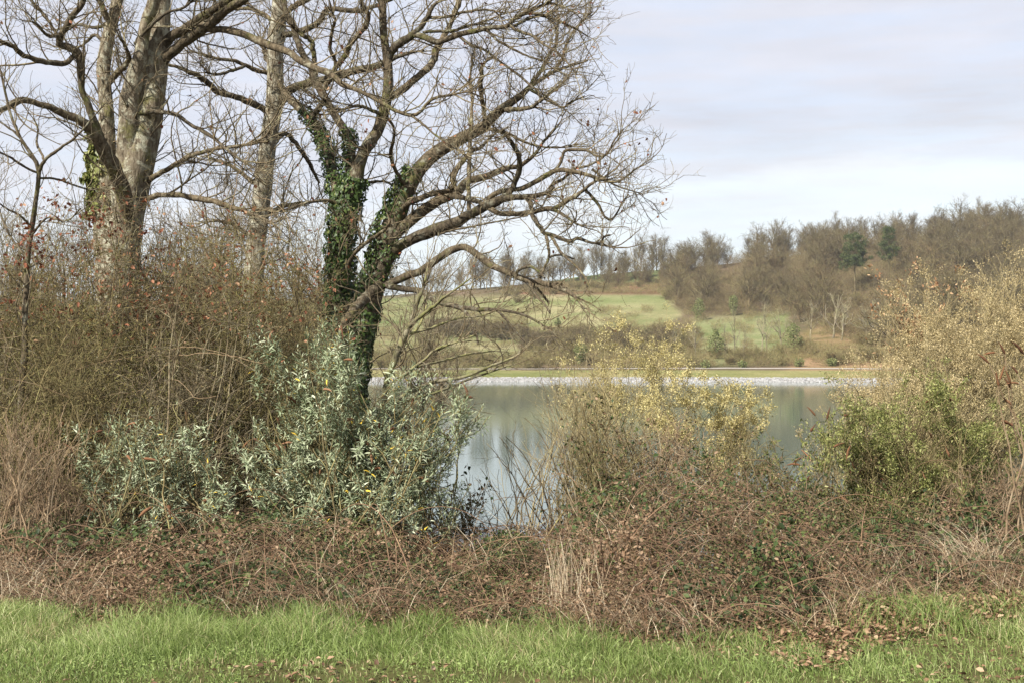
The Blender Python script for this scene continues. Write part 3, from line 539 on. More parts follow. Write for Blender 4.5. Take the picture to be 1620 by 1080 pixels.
T3.limb([(532, 106, 6), (528, 90, 6), (522, 76, 6), (526, 48, 5), (530, 30, 4), (522, 14, 3)], -.3)
T3.limb([(611, 158, 13), (622, 152, 12), (646, 135, 12), (665, 119, 11), (681, 104, 11), (688, 89, 12), (691, 76, 10), (700, 62, 9), (711, 41, 8), (719, 20, 8), (728, 0, 7), (738, -40, 5)], .7)
T3.limb([(613, 96, 13), (620, 80, 13), (633, 68, 13), (648, 59, 12), (661, 48, 9), (672, 35, 9), (678, 24, 8), (682, 13, 7), (692, 4, 5), (712, -10, 4)], -.5)
T3.limb([(648, 58, 9), (661, 57, 9), (678, 62, 10), (693, 67, 10), (704, 63, 9), (720, 57, 9), (733, 53, 9), (757, 48, 8), (785, 43, 7), (804, 41, 7), (811, 32, 6), (831, 20, 6), (859, 9, 5), (872, 1, 4), (890, -14, 3)], -1.1)
T3.limb([(712, 50, 4.5), (726, 57, 4.5), (741, 69, 4.5), (767, 80, 4.5), (785, 93, 4), (804, 107, 4), (822, 120, 4), (841, 137, 4), (859, 150, 3.5), (885, 168, 2.5), (902, 180, 2)], -1.6)
T3.limb([(770, 46, 4), (785, 63, 4), (804, 74, 4), (822, 83, 3.5), (841, 91, 3), (875, 102, 2)], -.8)
T3.limb([(808, 40, 5), (814, 46, 5), (822, 50, 5), (841, 56, 4.5), (859, 70, 4), (878, 80, 4), (895, 96, 3), (912, 118, 2)], -1.5)
T3.limb([(818, 30, 4.5), (833, 22, 4.5), (861, 24, 4.5), (883, 33, 4), (911, 46, 3), (930, 58, 2)], -.9)
T3.limb([(813, 42, 5), (824, 36, 5), (840, 28, 5), (862, 24, 3)], -1.)
T3.limb([(669, 52, 5), (690, 50, 5), (716, 49, 5), (745, 40, 4), (775, 38, 3)], -.2)
T3.limb([(680, 28, 5), (705, 27, 4.5), (735, 20, 4), (770, 16, 3), (800, 22, 2)], -.8)
T3.limb([(606, 172, 7), (600, 180, 6), (570, 168, 5), (548, 172, 4), (535, 176, 3)], -.8)
T3.limb([(546, 330, 8), (520, 318, 6), (490, 320, 5), (460, 330, 4), (430, 336, 2)], -.9)
T3.limb([(560, 300, 6), (580, 290, 5), (610, 288, 4), (628, 300, 3)], .6)
T3.limb([(536, 440, 8), (548, 424, 7), (562, 400, 6), (587, 379, 6), (606, 366, 5), (618, 350, 3)], -.9)
T3.finish('oak_tree', 'upright oak with its trunk wrapped in dark ivy, left of the leaning oak', 'tree', 1, 'dark_bark', leaves=110, dens=(7, 9, 8))
T3.ivy([(0, .16, .585, 1.), (1, .02, .55, .25), (2, .02, .3, .12)], 7200, thick=.06, size=(.025, .055))

T4 = Oak(14.8, 104)
T4.limb([(548, 790, 46), (553, 660, 42), (562, 580, 38), (571, 525, 36), (582, 490, 34), (592, 458, 34), (600, 430, 34), (607, 404, 34), (616, 370, 34), (629, 338, 30), (641, 310, 26), (650, 290, 25), (664, 268, 24), (689, 243, 22), (715, 227, 20), (741, 213, 18), (762, 203, 18), (785, 181, 15), (804, 165, 13), (822, 153, 11), (835, 140, 9), (856, 126, 7), (878, 113, 5.5), (898, 106, 4), (930, 96, 2.5)], .8)
T4.limb([(768, 200, 7), (766, 180, 7), (764, 165, 7), (760, 144, 7), (762, 120, 7), (762, 106, 6), (771, 96, 4), (784, 90, 3)], .2)
T4.limb([(795, 173, 9), (809, 174, 8), (822, 173, 7), (841, 170, 6), (852, 163, 5), (864, 154, 3)], -.5)
T4.limb([(838, 139, 7), (843, 130, 7), (856, 111, 6), (869, 86, 5), (880, 70, 4.5), (882, 46, 4), (884, 28, 2.5)], 1.2)
T4.limb([(876, 114, 5), (884, 102, 5), (891, 89, 5), (898, 66, 4.5), (909, 48, 4), (918, 36, 3), (940, 20, 2)], 1.3)
T4.limb([(836, 140, 5), (849, 148, 5), (862, 157, 4), (889, 170, 3.5), (902, 163, 3), (925, 152, 2)], .3)
T4.limb([(764, 204, 5), (794, 208, 5), (813, 216, 5), (832, 226, 4), (868, 234, 3), (905, 233, 2)], .4)
T4.limb([(594, 452, 24), (604, 428, 22), (612, 412, 20), (622, 398, 19), (643, 384, 18), (670, 371, 18), (702, 359, 18), (730, 348, 17), (752, 335, 16), (767, 327, 16), (785, 319, 14), (804, 313, 11), (831, 312, 9), (852, 310, 8), (867, 305, 6), (876, 296, 4)], -.9)
T4.limb([(786, 319, 9), (799, 310, 9), (808, 303, 9), (815, 290, 9), (819, 275, 9), (822, 260, 8), (820, 245, 8), (812, 230, 7), (803, 217, 6), (795, 206, 5)], -1.2)
T4.limb([(757, 333, 9), (765, 325, 9), (778, 311, 9), (794, 302, 9), (812, 301, 8), (829, 297, 8), (845, 288, 8), (859, 281, 8), (875, 272, 8), (892, 269, 7), (911, 272, 7), (939, 278, 6), (967, 285, 5), (990, 289, 4.5), (1008, 286, 4), (1022, 280, 3), (1045, 268, 2.5), (1066, 259, 1.5)], -1.6)
T4.limb([(877, 271, 5), (884, 262, 5), (889, 252, 5), (894, 239, 5), (911, 237, 5), (930, 239, 4.5), (948, 246, 4), (965, 248, 4), (978, 241, 3), (994, 222, 2.5), (1016, 204, 1.5)], -1.1)
T4.limb([(868, 305, 5), (874, 292, 5), (890, 284, 4.5), (907, 268, 4.5), (925, 264, 4), (945, 258, 3.5), (962, 252, 3), (985, 236, 2.5), (1003, 220, 2), (1012, 205, 1.5)], -.5)
T4.limb([(940, 268, 4), (958, 277, 4), (980, 288, 3.5), (1010, 297, 2.5), (1040, 303, 1.8), (1062, 308, 1.2)], -.4)
T4.limb([(770, 327, 9), (778, 332, 9), (787, 337, 8), (813, 339, 8), (837, 337, 8), (859, 332, 8), (880, 329, 8), (900, 317, 7), (918, 306, 6), (933, 294, 5), (957, 285, 4), (985, 284, 2.5)], -1.3)
T4.limb([(872, 331, 6), (884, 336, 5), (893, 341, 5), (905, 350, 4), (914, 356, 2)], -1.6)
T4.limb([(836, 313, 8), (839, 324, 8), (843, 342, 8), (852, 357, 8), (862, 369, 7), (874, 373, 6), (889, 379, 6), (902, 382, 6), (915, 378, 5), (930, 383, 4.5), (948, 385, 4), (962, 384, 3.5), (970, 374, 3), (985, 372, 2)], -1.9)
T4.limb([(862, 368, 5), (866, 380, 5), (868, 396, 4.5), (868, 408, 4), (862, 422, 4), (855, 440, 3.5)], -1.4, tw=0)
T4.limb([(868, 408, 3.5), (880, 404, 3.5), (894, 405, 3), (908, 410, 2.5)], -1.2, tw=0)
T4.limb([(870, 372, 5), (878, 384, 5), (885, 396, 4.5), (896, 408, 4), (912, 422, 3.5), (926, 440, 2.5), (938, 462, 1.5)], -2.2, tw=0)
T4.limb([(926, 299, 5), (940, 312, 5), (957, 326, 4.5), (966, 338, 4), (974, 345, 4), (985, 348, 4), (1000, 337, 3), (1013, 320, 2.5), (1028, 308, 1.5)], -.9)
T4.limb([(600, 432, 20), (610, 398, 18), (622, 377, 18), (636, 362, 17), (652, 347, 17), (674, 331, 17), (696, 318, 16), (715, 309, 15), (730, 299, 14), (738, 288, 13), (757, 283, 12), (776, 278, 11), (800, 267, 10), (818, 265, 8), (830, 258, 7), (842, 250, 6), (852, 238, 5), (858, 226, 5), (872, 212, 3), (886, 196, 2)], .6)
T4.limb([(632, 340, 9), (643, 325, 9), (663, 315, 9), (683, 307, 9), (704, 304, 8), (716, 300, 6)], -.2)
T4.limb([(722, 306, 9), (719, 293, 9), (716, 280, 9), (726, 263, 8), (737, 250, 8), (748, 238, 7), (759, 235, 6), (772, 222, 4), (790, 206, 2.5)], 1.)
T4.limb([(712, 310, 8), (722, 312, 8), (741, 315, 8), (757, 320, 7), (770, 326, 5)], .1)
T4.limb([(600, 454, 12), (612, 449, 12), (640, 439, 12), (673, 424, 12), (695, 408, 12), (711, 397, 12), (735, 391, 11), (756, 404, 11), (778, 421, 11), (798, 428, 10), (818, 438, 10), (830, 443, 9), (854, 447, 8), (876, 453, 8), (902, 464, 6), (915, 476, 4.5), (924, 490, 2.5)], -1.6)
T4.limb([(872, 452, 5), (885, 448, 4.5), (897, 458, 4), (912, 470, 3.5), (940, 482, 2.5), (962, 492, 1.5)], -1.4, tw=0)
T4.limb([(838, 445, 5), (842, 458, 4.5), (850, 470, 4), (862, 482, 3.5), (870, 496, 2.5)], -2.1, tw=0)
T4.limb([(835, 444, 5), (855, 462, 4), (864, 474, 4), (868, 480, 3)], -1.2, tw=0)
T4.limb([(815, 436, 6), (822, 426, 5), (838, 422, 5), (850, 428, 4), (862, 440, 3)], -1.9, tw=0)
T4.limb([(598, 456, 10), (607, 451, 10), (629, 455, 10), (651, 458, 9), (669, 462, 9), (684, 474, 9), (707, 481, 9), (728, 486, 8), (755, 490, 7), (780, 490, 6), (802, 492, 5), (830, 499, 4), (848, 508, 3.5), (867, 521, 2.5), (884, 545, 1.5)], -2.3)
T4.limb([(728, 487, 5), (740, 498, 5), (748, 514, 4), (754, 530, 4), (756, 545, 2.5)], -2.2, tw=0)
T4.limb([(788, 492, 4), (800, 505, 3.5), (812, 520, 3), (830, 540, 2)], -2.6, tw=0)
T4.limb([(604, 448, 17), (594, 458, 17), (582, 468, 17), (566, 484, 16), (552, 502, 14), (540, 518, 10), (530, 535, 6)], -1.3)
T4.limb([(743, 342, 7), (741, 300, 7), (743, 250, 7), (745, 200, 6), (747, 160, 5), (744, 130, 4), (746, 105, 2.5)], 1.0)
T4.limb([(646, 300, 6), (632, 280, 6), (622, 262, 6), (618, 240, 6), (623, 220, 5), (622, 200, 4), (612, 184, 3)], -1.)
T4.limb([(690, 372, 4), (720, 364, 3.5), (760, 356, 3), (800, 348, 2.5), (835, 342, 1.5)], -1.3)
T4.finish('oak_tree', 'leaning oak with ivied lower limbs, spreading low branches out over the lake', 'tree', 1, 'dark_bark', leaves=160, dens=(7, 9, 8), l1=(.38, .95))
T4.ivy([(0, .10, .36, .8)], 4800, thick=.05, size=(.025, .055))
T4.ivy([(0, .34, .62, 1.)], 2600, name='upper_ivy', thick=.09, size=(.025, .055), side=(-.8, 0, .8))
T4.ivy([(7, .0, .2, 1.)], 260, name='limb_ivy', thick=.04, size=(.025, .05))

# smaller trees behind and beside the oaks
def back_tree(px, d, H, r, label, seed, lean=.05, bark='twig', stems=1, clear=.2, nl=34, up=.2):
    rng = np.random.default_rng(seed); x = (px - 810) / F * d; base = np.array([x, d, gz(x, d) - .1]); o = thing('leafless_tree', label, 'tree', base)
    lv = simple_tree(rng, H, r, lean=lean, clear=clear, nl=nl, dens=(5., 6.), rmin=.0048, up=up, lens=(.25, .42))
    lv = [(p + base, q) for p, q in lv]
    a = MB(); tubes(a, *lv[0], 10, None, rng, .06); a.build('trunk', M['dark_bark'], o)
    a = MB(); tree_mesh(a, lv[1:], rng, (5, 4, 3)); a.build('branches', M[bark], o)
for k, (px, d, H, r, lab) in enumerate(((300, 30, 9, .12, 'bare tree seen in the gap right of the massive grey oak'), (352, 34, 10, .13, 'bare tree behind the slender pale oak, to its left'), (475, 32, 9, .12, 'bare tree behind the upper ivied oak, to its left'),
        (60, 27, 8, .1, 'bare tree at the left picture edge behind the red-leaved sapling'), (115, 33, 9, .11, 'bare tree behind the massive grey oak, to its left'), (640, 36, 9, .1, 'bare tree far behind the fork of the leaning oak'),
        (255, 26, 7.5, .09, 'small bare tree low behind the massive grey oak'), (10, 31, 9, .1, 'bare tree cut by the left picture edge'), (325, 23, 7.5, .08, 'small bare tree midway between the grey oak and the pale oak'), (385, 25, 8, .09, 'bare tree partly hidden by the slender pale oak'), (495, 25, 7.5, .08, 'bare tree partly hidden by the upright ivied oak'), (85, 24, 7, .08, 'bare tree left of the yellow ivy on the grey oak'), (440, 27, 7, .08, 'small bare tree low behind the slender pale oak'))):
    back_tree(px, d, H, r, lab, 300 + k)
SP = Oak(12.6, 160)
SP.limb([(604, 660, 11), (611, 609, 10), (617, 588, 10), (624, 569, 10), (638, 536, 10), (649, 516, 9), (656, 491, 7), (664, 469, 6), (672, 448, 4), (676, 425, 3)], -.1)
SP.limb([(646, 520, 7), (653, 511, 7), (664, 502, 6), (676, 493, 6), (690, 482, 5), (702, 471, 4), (724, 456, 3), (745, 440, 2)], -.8)
SP.limb([(614, 600, 6), (622, 580, 6), (634, 556, 5), (645, 535, 5), (660, 520, 4), (668, 505, 3), (676, 480, 2)], .5)
SP.limb([(606, 625, 5), (620, 607, 5), (647, 587, 5), (673, 567, 4), (689, 553, 4), (724, 540, 3), (752, 530, 2)], -1.)
SP.limb([(608, 640, 6), (680, 606, 6), (735, 595, 5), (785, 575, 4), (815, 563, 3), (826, 552, 1.5)], -.6)
SP.limb([(612, 640, 5), (690, 620, 4), (740, 600, 3.5), (770, 590, 3), (800, 580, 2)], .4)
SP.limb([(640, 530, 4), (680, 520, 4), (720, 505, 3), (760, 500, 2.5), (790, 490, 1.5)], .4)
SP.limb([(660, 580, 4), (700, 570, 3.5), (740, 560, 3), (780, 555, 2)], .7)
SP.finish('sapling', 'mossy forked sapling leaning right beside the leaning oak trunk', 'tree', 1, 'pale_bark', 'pale_bark', dens=(5, 6.5, 4.5), l1=(.35, .95), rmin=.0022)

LS = Oak(11, 170)
LS.limb([(30, 700, 12), (38, 560, 10), (42, 440, 9), (46, 390, 8), (52, 350, 8), (58, 310, 7), (61, 270, 7), (48, 242, 6), (36, 225, 5), (24, 200, 4.5), (14, 170, 4), (0, 110, 3), (-20, 60, 2)], 0)
LS.limb([(61, 272, 6), (72, 253, 5.5), (88, 240, 5), (110, 225, 4), (127, 210, 3.5), (140, 195, 2.5), (165, 165, 1.5)], -.5)
LS.limb([(70, 254, 4), (64, 240, 4), (58, 228, 3.5), (60, 205, 3), (54, 190, 2)], .3)
LS.limb([(48, 242, 4), (30, 215, 3.5), (10, 200, 3), (-20, 180, 2)], .4)
LS.limb([(62, 275, 4), (40, 265, 4), (10, 246, 3.5), (-20, 236, 2.5)], -.3)
LS.limb([(62, 282, 4), (90, 284, 3.5), (125, 296, 3), (150, 302, 2)], .3)
LS.limb([(50, 360, 4), (30, 340, 3.5), (10, 330, 3), (-15, 310, 2)], -.3)
LS.limb([(50, 372, 4), (75, 345, 3), (105, 350, 2.5), (128, 330, 1.5)], -.3)
LS.limb([(44, 410, 4), (20, 380, 3.5), (5, 350, 3), (-10, 300, 2)], .2)
LS.finish('sapling', 'dark thin sapling with withered red leaves at the left picture edge', 'tree', 1, 'dark_bark', 'dark_bark', dens=(4.5, 6, 4), l1=(.3, .8), rmin=.0022)
rng = np.random.default_rng(171); t_ = LS.tips[(LS.tips[:, 2] < 2.75)]; n = 230; i = rng.integers(len(t_), size=n); a = MB()
scatter(a, *CURL, t_[i] + rng.normal(size=(n, 3)) * .04, rng.normal(size=(n, 3)) + np.array([0, 0, -.7]), rng.normal(size=(n, 3)), rng.uniform(.03, .055, n), rng.random(n) * .4); a.build('withered_leaves', M['red_leaf'], LS.root)

# ------------------------------------------------------------------ shrubs
def stems_to(rng, base, targets, r0, K=12, lift=.55, spread=.12, wig=.02):
    n = len(targets); T = np.asarray(targets); B = base + rng.normal(size=(n, 3)) * np.array([spread, spread, 0]); B[:, 2] = ground(B[:, 0], B[:, 1]) - .05
    C = B * (1 - lift * .55) + T * lift * .55; C[:, 2] = B[:, 2] + (T[:, 2] - B[:, 2]) * lift * 1.15
    u = np.linspace(0, 1, K)[None, :, None]; P = (1 - u) ** 2 * B[:, None] + 2 * u * (1 - u) * C[:, None] + u * u * T[:, None]
    wb = np.cumsum(rng.normal(size=(n, K, 3)), 1) * wig; wb -= wb[:, :1]; P = P + wb * u * (1 - u) * 3
    Ls = plen(P); Rr = np.maximum(r0 * (.6 + .4 * Ls / Ls.max()), .003)[:, None] * np.linspace(1, .3, K)[None]
    return P, Rr
def dome(rng, n, c, rx, ry, H, low=.55):
    th = rng.uniform(0, 6.283, n); rf = rng.random(n) ** .5; h = H * np.sqrt(1 - .75 * rf ** 2) * rng.uniform(low, 1, n)
    return np.stack([c[0] + np.cos(th) * rf * rx, c[1] + np.sin(th) * rf * ry, c[2] + h], 1)
def shrub(name, label, cat, px, d, H, rx, ry, n, seed, twig, r0=.012, dens=(3.5, 6, 5), l1=(.3, .8), l2=(.12, .35), l3=(.05, .14), rmin=.0018, up=.15, targets=None, group=None, ang=(25, 70), low=.5, wig=.22, spread=.15):
    rng = np.random.default_rng(seed); x = (px - 810) / F * d; base = np.array([x, d, gz(x, d)]); o = thing(name, label, cat, base, group)
    T = dome(rng, n, base, rx, ry, H, low) if targets is None else np.array([at(a, b, d + c) for a, b, c in targets])
    P, Rr = stems_to(rng, base, T, r0, spread=spread)
    A = grow(rng, P, Rr, dens[0], .15, 1, l1, ang, 7, .6, rmin * 1.5, up, wig, .4)
    B = grow(rng, *A, dens[1], .1, 1, l2, ang, 5, .7, rmin, up * .7, wig, .3)
    C = grow(rng, *B, dens[2], .1, 1, l3, ang, 4, .8, rmin * .75, up * .6, wig, .2) if dens[2] else (np.zeros((0, 4, 3)), np.zeros((0, 4)))
    a = MB(); tubes(a, P, Rr, 6, rng.random(len(P))); a.build('stems', M[twig], o)
    a = MB(); tubes(a, *A, 4, rng.random(len(A[0]))); tubes(a, *B, 3, rng.random(len(B[0])))
    if len(C[0]): tubes(a, *C, 3, rng.random(len(C[0])))
    a.build('crown', M[twig], o)
    return o, rng, P, A, B, C
def leaf_on(o, rng, lv, n, tmpl, size, mat, name, jit=.01, droop=-.2, low=0., hi=1., zmax=None, zmin=None, along=.6, clump=0):
    P = lv[0]; i = rng.integers(len(P), size=n); k = rng.integers(1, P.shape[1], size=n); p = P[i, k]; d = P[i, k] - P[i, k - 1]
    if zmin is not None:
        ok = p[:, 2] > zmin + rng.normal(size=n) * .15; p, d = p[ok], d[ok]; n = len(p)
    if clump:
        ok = vnoise(p[:, 0] * 4.2, p[:, 2] * 4.2, 5) * .6 + vnoise(p[:, 0] * 9 + p[:, 1] * 5, p[:, 2] * 9, 6) * .4 > clump; p, d = p[ok], d[ok]; n = len(p)
    p = p + rng.normal(size=(n, 3)) * jit; dd = nrm(d) * along + rng.normal(size=(n, 3)) * .55 + np.array([0, 0, droop])
    a = MB(); scatter(a, *tmpl, p, dd, rng.normal(size=(n, 3)) * .6 + np.array([0, 0, 1]), rng.uniform(*size, n), low + (hi - low) * rng.random(n)); a.build(name, M[mat], o)

# the tangled thicket at the left
thk = [(-40, 11.6, 3.6, 1.0, 'thicket shrub cut by the left picture edge'), (75, 12.2, 3.8, .95, 'tangled mossy thicket shrub left of the massive oak'), (165, 11.4, 3.6, .9, 'tangled thicket shrub right in front of the massive oak trunk'),
       (255, 12.0, 3.9, .95, 'tangled thicket shrub with rusty leaves right of the massive oak trunk'), (340, 11.5, 3.7, .85, 'tangled thicket shrub in front of the slender pale oak'), (430, 12.2, 3.8, .8, 'tangled thicket shrub between the pale oak and the ivied oak'),
       (210, 13.2, 4.3, 1.2, 'taller tangled shrub at the back of the thicket by the massive oak'), (385, 13.4, 4.2, 1.1, 'taller tangled shrub at the back of the thicket by the pale oak'), (110, 10.4, 2.3, .7, 'lower tangled shrub at the front left of the thicket'), (300, 10.6, 2.5, .8, 'lower tangled shrub at the front of the thicket above the small buddleia'), (20, 13.4, 3.9, 1.1, 'taller tangled shrub at the back of the thicket near the left edge')]
for k, (px, d, H, rx, lab) in enumerate(thk):
    o, rng, P, A, B, C = shrub('thicket_shrub', lab, 'shrub', px, d, H, rx, .8, 70, 400 + k, 'brown_twig' if k % 3 else 'twig', .010, (6., 8., 6), (.3, .85), (.14, .4), (.05, .15), .0018, .02, low=.5, wig=.32, spread=.35, ang=(35, 95))
    vm = vnoise(B[0][:, 0, 0] * 2.6, B[0][:, 0, 2] * 2.6, 60 + k); Bm = (B[0][vm > .5],); leaf_on(o, rng, Bm, 14000, LANCE, (.02, .045), 'moss_leaf', 'moss_tufts', .05)
    a = MB(); lg = grow(rng, P, np.full(P.shape[:2], .003), .12, .4, 1, (.8, 1.6), (40, 100), 9, 1, .0026, .05, .14, .2); tubes(a, *lg, 4, .6 + .4 * rng.random(len(lg[0]))); a.build('long_shoots', M['dry_twig'], o)
    if k not in (0, 8, 9, 10): leaf_on(o, rng, C, 2600, CURL, (.025, .055), 'red_leaf', 'withered_leaves', .03, -.5, zmin=1.75)

def spike(mb, rng, p, d, ln, r):                      # brown cone-shaped seed heads
    n = len(p); K = 7; u = np.linspace(0, 1, K); P = np.empty((n, K, 3)); P[:, 0] = p; d = nrm(d)
    for k in range(1, K): d = nrm(d + np.array([0, 0, -.09]) + rng.normal(size=(n, 3)) * .03); P[:, k] = P[:, k - 1] + d * (ln / (K - 1))[:, None]
    pr = np.array([.4, 1, .95, .85, .7, .5, .15]); tubes(mb, P, r * pr[None] * rng.uniform(.75, 1.2, (n, K)), 6, rng.random(n), rng, .25)
def heads_on(o, rng, p, d, ln, r):
    for k in range(len(p)): a = MB(); spike(a, rng, p[k:k + 1], d[k:k + 1], ln[k:k + 1], r); a.build('seed_head', M['seed'], o)
def buddleia(label, px, d, targets, seed, shoots=3.2, heads=40, leafn=18, group=None, leafmat_='bud_leaf', size=(.026, .062), fill=60, box=None, twig='brown_twig', r0=.009, headl=(.07, .16)):
    rng = np.random.default_rng(seed)
    if box is not None:                             # extra shoot ends spread through the crown
        poly_, dd = box; poly_ = np.array(poly_, float)
        while len(targets) < fill:
            q = rng.uniform(poly_.min(0), poly_.max(0)); z = poly(np.array([q[0]]), np.array([q[1]]), poly_, .01)[0]
            if z > .5: targets = targets + [(q[0], q[1], rng.uniform(-dd, dd))]
    o, rng, P, A, B, C = shrub('buddleia_shrub', label, 'shrub', px, d, 1, 1, 1, 0, seed, twig, r0, (shoots, 3.4, 0), (.2, .45), (.1, .22), (.05, .1), .0022, .3, targets, group, (20, 60), spread=.38)
    S_ = np.concatenate([A[0][:, -1], B[0][:, -1], P[:, -1]]); D_ = np.concatenate([A[0][:, -1] - A[0][:, -3], B[0][:, -1] - B[0][:, -3], P[:, -1] - P[:, -3]]); D_ = nrm(nrm(D_) + np.array([0, 0, .45]))
    n = len(S_); m = leafn; i = np.repeat(np.arange(n), m); k = np.tile(np.arange(m), n)
    back = (k / m) * .17; ring = k * 2.4 + np.repeat(rng.uniform(0, 6.3, n), m)
    D = D_[i]; e1 = nrm(np.cross(D, rng.normal(size=3)[None])); e2 = np.cross(D, e1); side = np.cos(ring)[:, None] * e1 + np.sin(ring)[:, None] * e2
    op = np.radians(15 + 80 * (k / m) + rng.normal(size=n * m) * 20)[:, None]
    ld = np.cos(op) * D + np.sin(op) * side + np.array([0, 0, -.5]) * (k / m * rng.random(n * m))[:, None]; p = S_[i] - D * back[:, None] + side * .004
    sz = rng.uniform(*size, n * m) * (.55 + .6 * np.sin(np.clip(k / m * 2.4, 0, 3)))
    tint = np.clip(rng.normal(.5, .17, n * m) + .12 * np.repeat(rng.normal(size=n), m), 0, .95); yl = rng.random(n * m) < .012; tint[yl] = 1
    ok = vnoise(p[:, 0] * 5, p[:, 2] * 5, 11) * .6 + vnoise(p[:, 0] * 11 + p[:, 1] * 6, p[:, 2] * 11, 12) * .4 > .29; p, ld, sz, tint, Dk = p[ok], ld[ok], sz[ok], tint[ok], D[ok]; side = side[ok]
    lf = np.array(LANCE[0]); lf = lf * np.array([1, 1.15, 1]); a = MB(); scatter(a, lf, LANCE[1], p, ld, Dk + side * -.2 + rng.normal(size=Dk.shape) * .2, sz, tint); a.build('leaves', M[leafmat_], o)
    if heads:
        h = rng.choice(n, min(heads, n), replace=False); hd = D_[h] * .6 + rng.normal(size=(len(h), 3)) * .5 + np.array([.1, 0, -.15])
        heads_on(o, rng, S_[h], hd, rng.uniform(*headl, len(h)), .011)
    return o
buddleia('large silvery-leaved buddleia with brown seed heads in front of the ivied oaks', 560, 9.4,
    [(430, 545, 0), (470, 548, .2), (510, 505, .3), (505, 530, 0), (400, 600, -.1), (440, 580, -.3), (480, 600, -.4), (640, 592, 0), (700, 618, .1), (745, 650, .2), (735, 690, 0), (690, 730, -.2), (560, 585, .2), (600, 640, -.4), (385, 690, 0), (400, 770, -.2), (660, 760, -.3), (480, 680, -.5), (540, 650, -.4), (620, 700, -.5), (560, 740, -.6), (440, 720, -.5), (500, 780, -.6), (610, 800, -.5), (430, 820, -.4), (530, 850, -.6), (660, 640, .1), (590, 760, -.6), (760, 655, .2), (720, 640, 0), (700, 650, -.2), (730, 665, -.1), (680, 670, -.4), (710, 700, -.3), (745, 670, 0), (660, 690, -.5), (690, 640, 0), (650, 720, -.5), (680, 740, -.3), (720, 620, .1), (765, 640, .1), (670, 610, 0), (740, 700, -.1), (700, 720, -.2), (620, 610, -.2), (640, 660, -.4)],
    501, 5.2, 70, 20, fill=176, box=([(420, 540), (520, 510), (590, 590), (760, 630), (760, 690), (690, 760), (640, 860), (480, 860), (395, 810), (375, 690), (395, 600)], .45))
buddleia('smaller silvery-leaved buddleia in front of the tangled thicket', 260, 9.3,
    [(150, 700, 0), (190, 660, .1), (240, 645, .1), (290, 660, 0), (130, 740, 0), (200, 720, -.2), (300, 690, -.1), (340, 700, 0), (260, 740, -.3), (180, 770, -.2), (330, 760, -.2), (240, 800, -.3), (300, 810, -.3), (100, 672, 0), (340, 800, -.2), (220, 690, -.1)],
    502, 4.4, 26, 18, fill=74, box=([(115, 690), (230, 645), (335, 690), (350, 830), (240, 850), (150, 790)], .3))
buddleia('short silvery buddleia sprig at the bramble edge before the open water', 690, 8.6, [(650, 870, 0), (680, 860, 0), (710, 850, .1), (725, 880, 0), (690, 890, -.1), (660, 900, -.1)], 503, 3, 3, 14, fill=8)

# yellow-green willows and their bare companions
def willow(label, px, d, targets, seed, bud='catkin', n=5000, dens=(4.5, 6, 4), size=(.009, .021), zmin=None, twig='willow_twig', l1=(.25, .75), r0=.010, lo=0.):
    o, rng, P, A, B, C = shrub('willow_shrub', label, 'shrub', px, d, 1, 1, 1, 0, seed, twig, r0 * .75, dens, l1, (.14, .42), (.05, .15), .0015, .3, targets, None, (20, 65), wig=.2, spread=.34)
    leaf_on(o, rng, C if len(C[0]) else B, n, OVAL, size, bud, 'catkins_and_buds', .022, .15, lo, zmin=zmin, along=1., clump=.36)  # catkins and buds set along the twigs, not leaves
    return o, rng, P, A, B, C
rq = np.random.default_rng(9)
def tg(pts, n, dd, jx=14, jy=12): return [(pts[i][0] + rq.normal() * jx, pts[i][1] + rq.normal() * jy, rq.uniform(-dd, dd)) for i in rq.integers(len(pts), size=n)]
willow('willow with pale yellow catkins rising in front of the rocky far shore', 985, 12.4, tg([(925, 585), (960, 570), (1000, 560), (1040, 565), (1075, 575), (1000, 590), (950, 600), (1030, 600), (890, 640), (930, 640)], 32, .6), 601, n=46000, zmin=.85, dens=(5, 7, 4.5))
willow('willow arching right with yellow catkins over the open water', 1100, 11.6, tg([(1080, 640), (1110, 625), (1150, 640), (1185, 640), (1205, 660), (1130, 660), (1060, 680), (1160, 690), (1010, 650), (1050, 640)], 22, .5), 602, n=40000, zmin=.3, dens=(5, 7, 4.5))
willow('leafless upright willow clump left of the yellow catkin willow', 935, 11.2, tg([(890, 650), (910, 640), (930, 610), (915, 680), (950, 650), (905, 720), (880, 690)], 46, .5, 12, 16), 603, n=700, dens=(5, 7, 5))
willow('tall yellow-budded willow filling the right picture edge', 1530, 12.2, tg([(1430, 560), (1460, 520), (1500, 500), (1540, 485), (1580, 480), (1620, 480), (1660, 490), (1450, 590), (1490, 560), (1550, 540), (1610, 540), (1430, 620), (1510, 610), (1580, 610), (1650, 600), (1700, 530), (1410, 640), (1730, 580)], 130, .9, 24, 20), 604, 'bud', n=170000, dens=(5, 6.5, 5), size=(.008, .018), l1=(.3, .85), r0=.009)
willow('willow with reddish withered tips left of the tall right-edge willow', 1440, 13.2, tg([(1402, 475), (1412, 495), (1430, 505), (1455, 490), (1478, 478), (1497, 475), (1432, 530), (1462, 520), (1510, 480)], 36, .5, 8, 14), 605, 'bud_red', n=5000, dens=(4, 5, 4), size=(.025, .045), zmin=1.6)
willow('low yellow-green willow behind the green shrub at right', 1420, 11.2, tg([(1340, 640), (1380, 610), (1420, 600), (1460, 620), (1500, 620), (1540, 640), (1600, 620), (1640, 640), (1310, 690)], 64, .5), 606, 'bud', n=42000, dens=(4.5, 6, 4.5), size=(.008, .018))
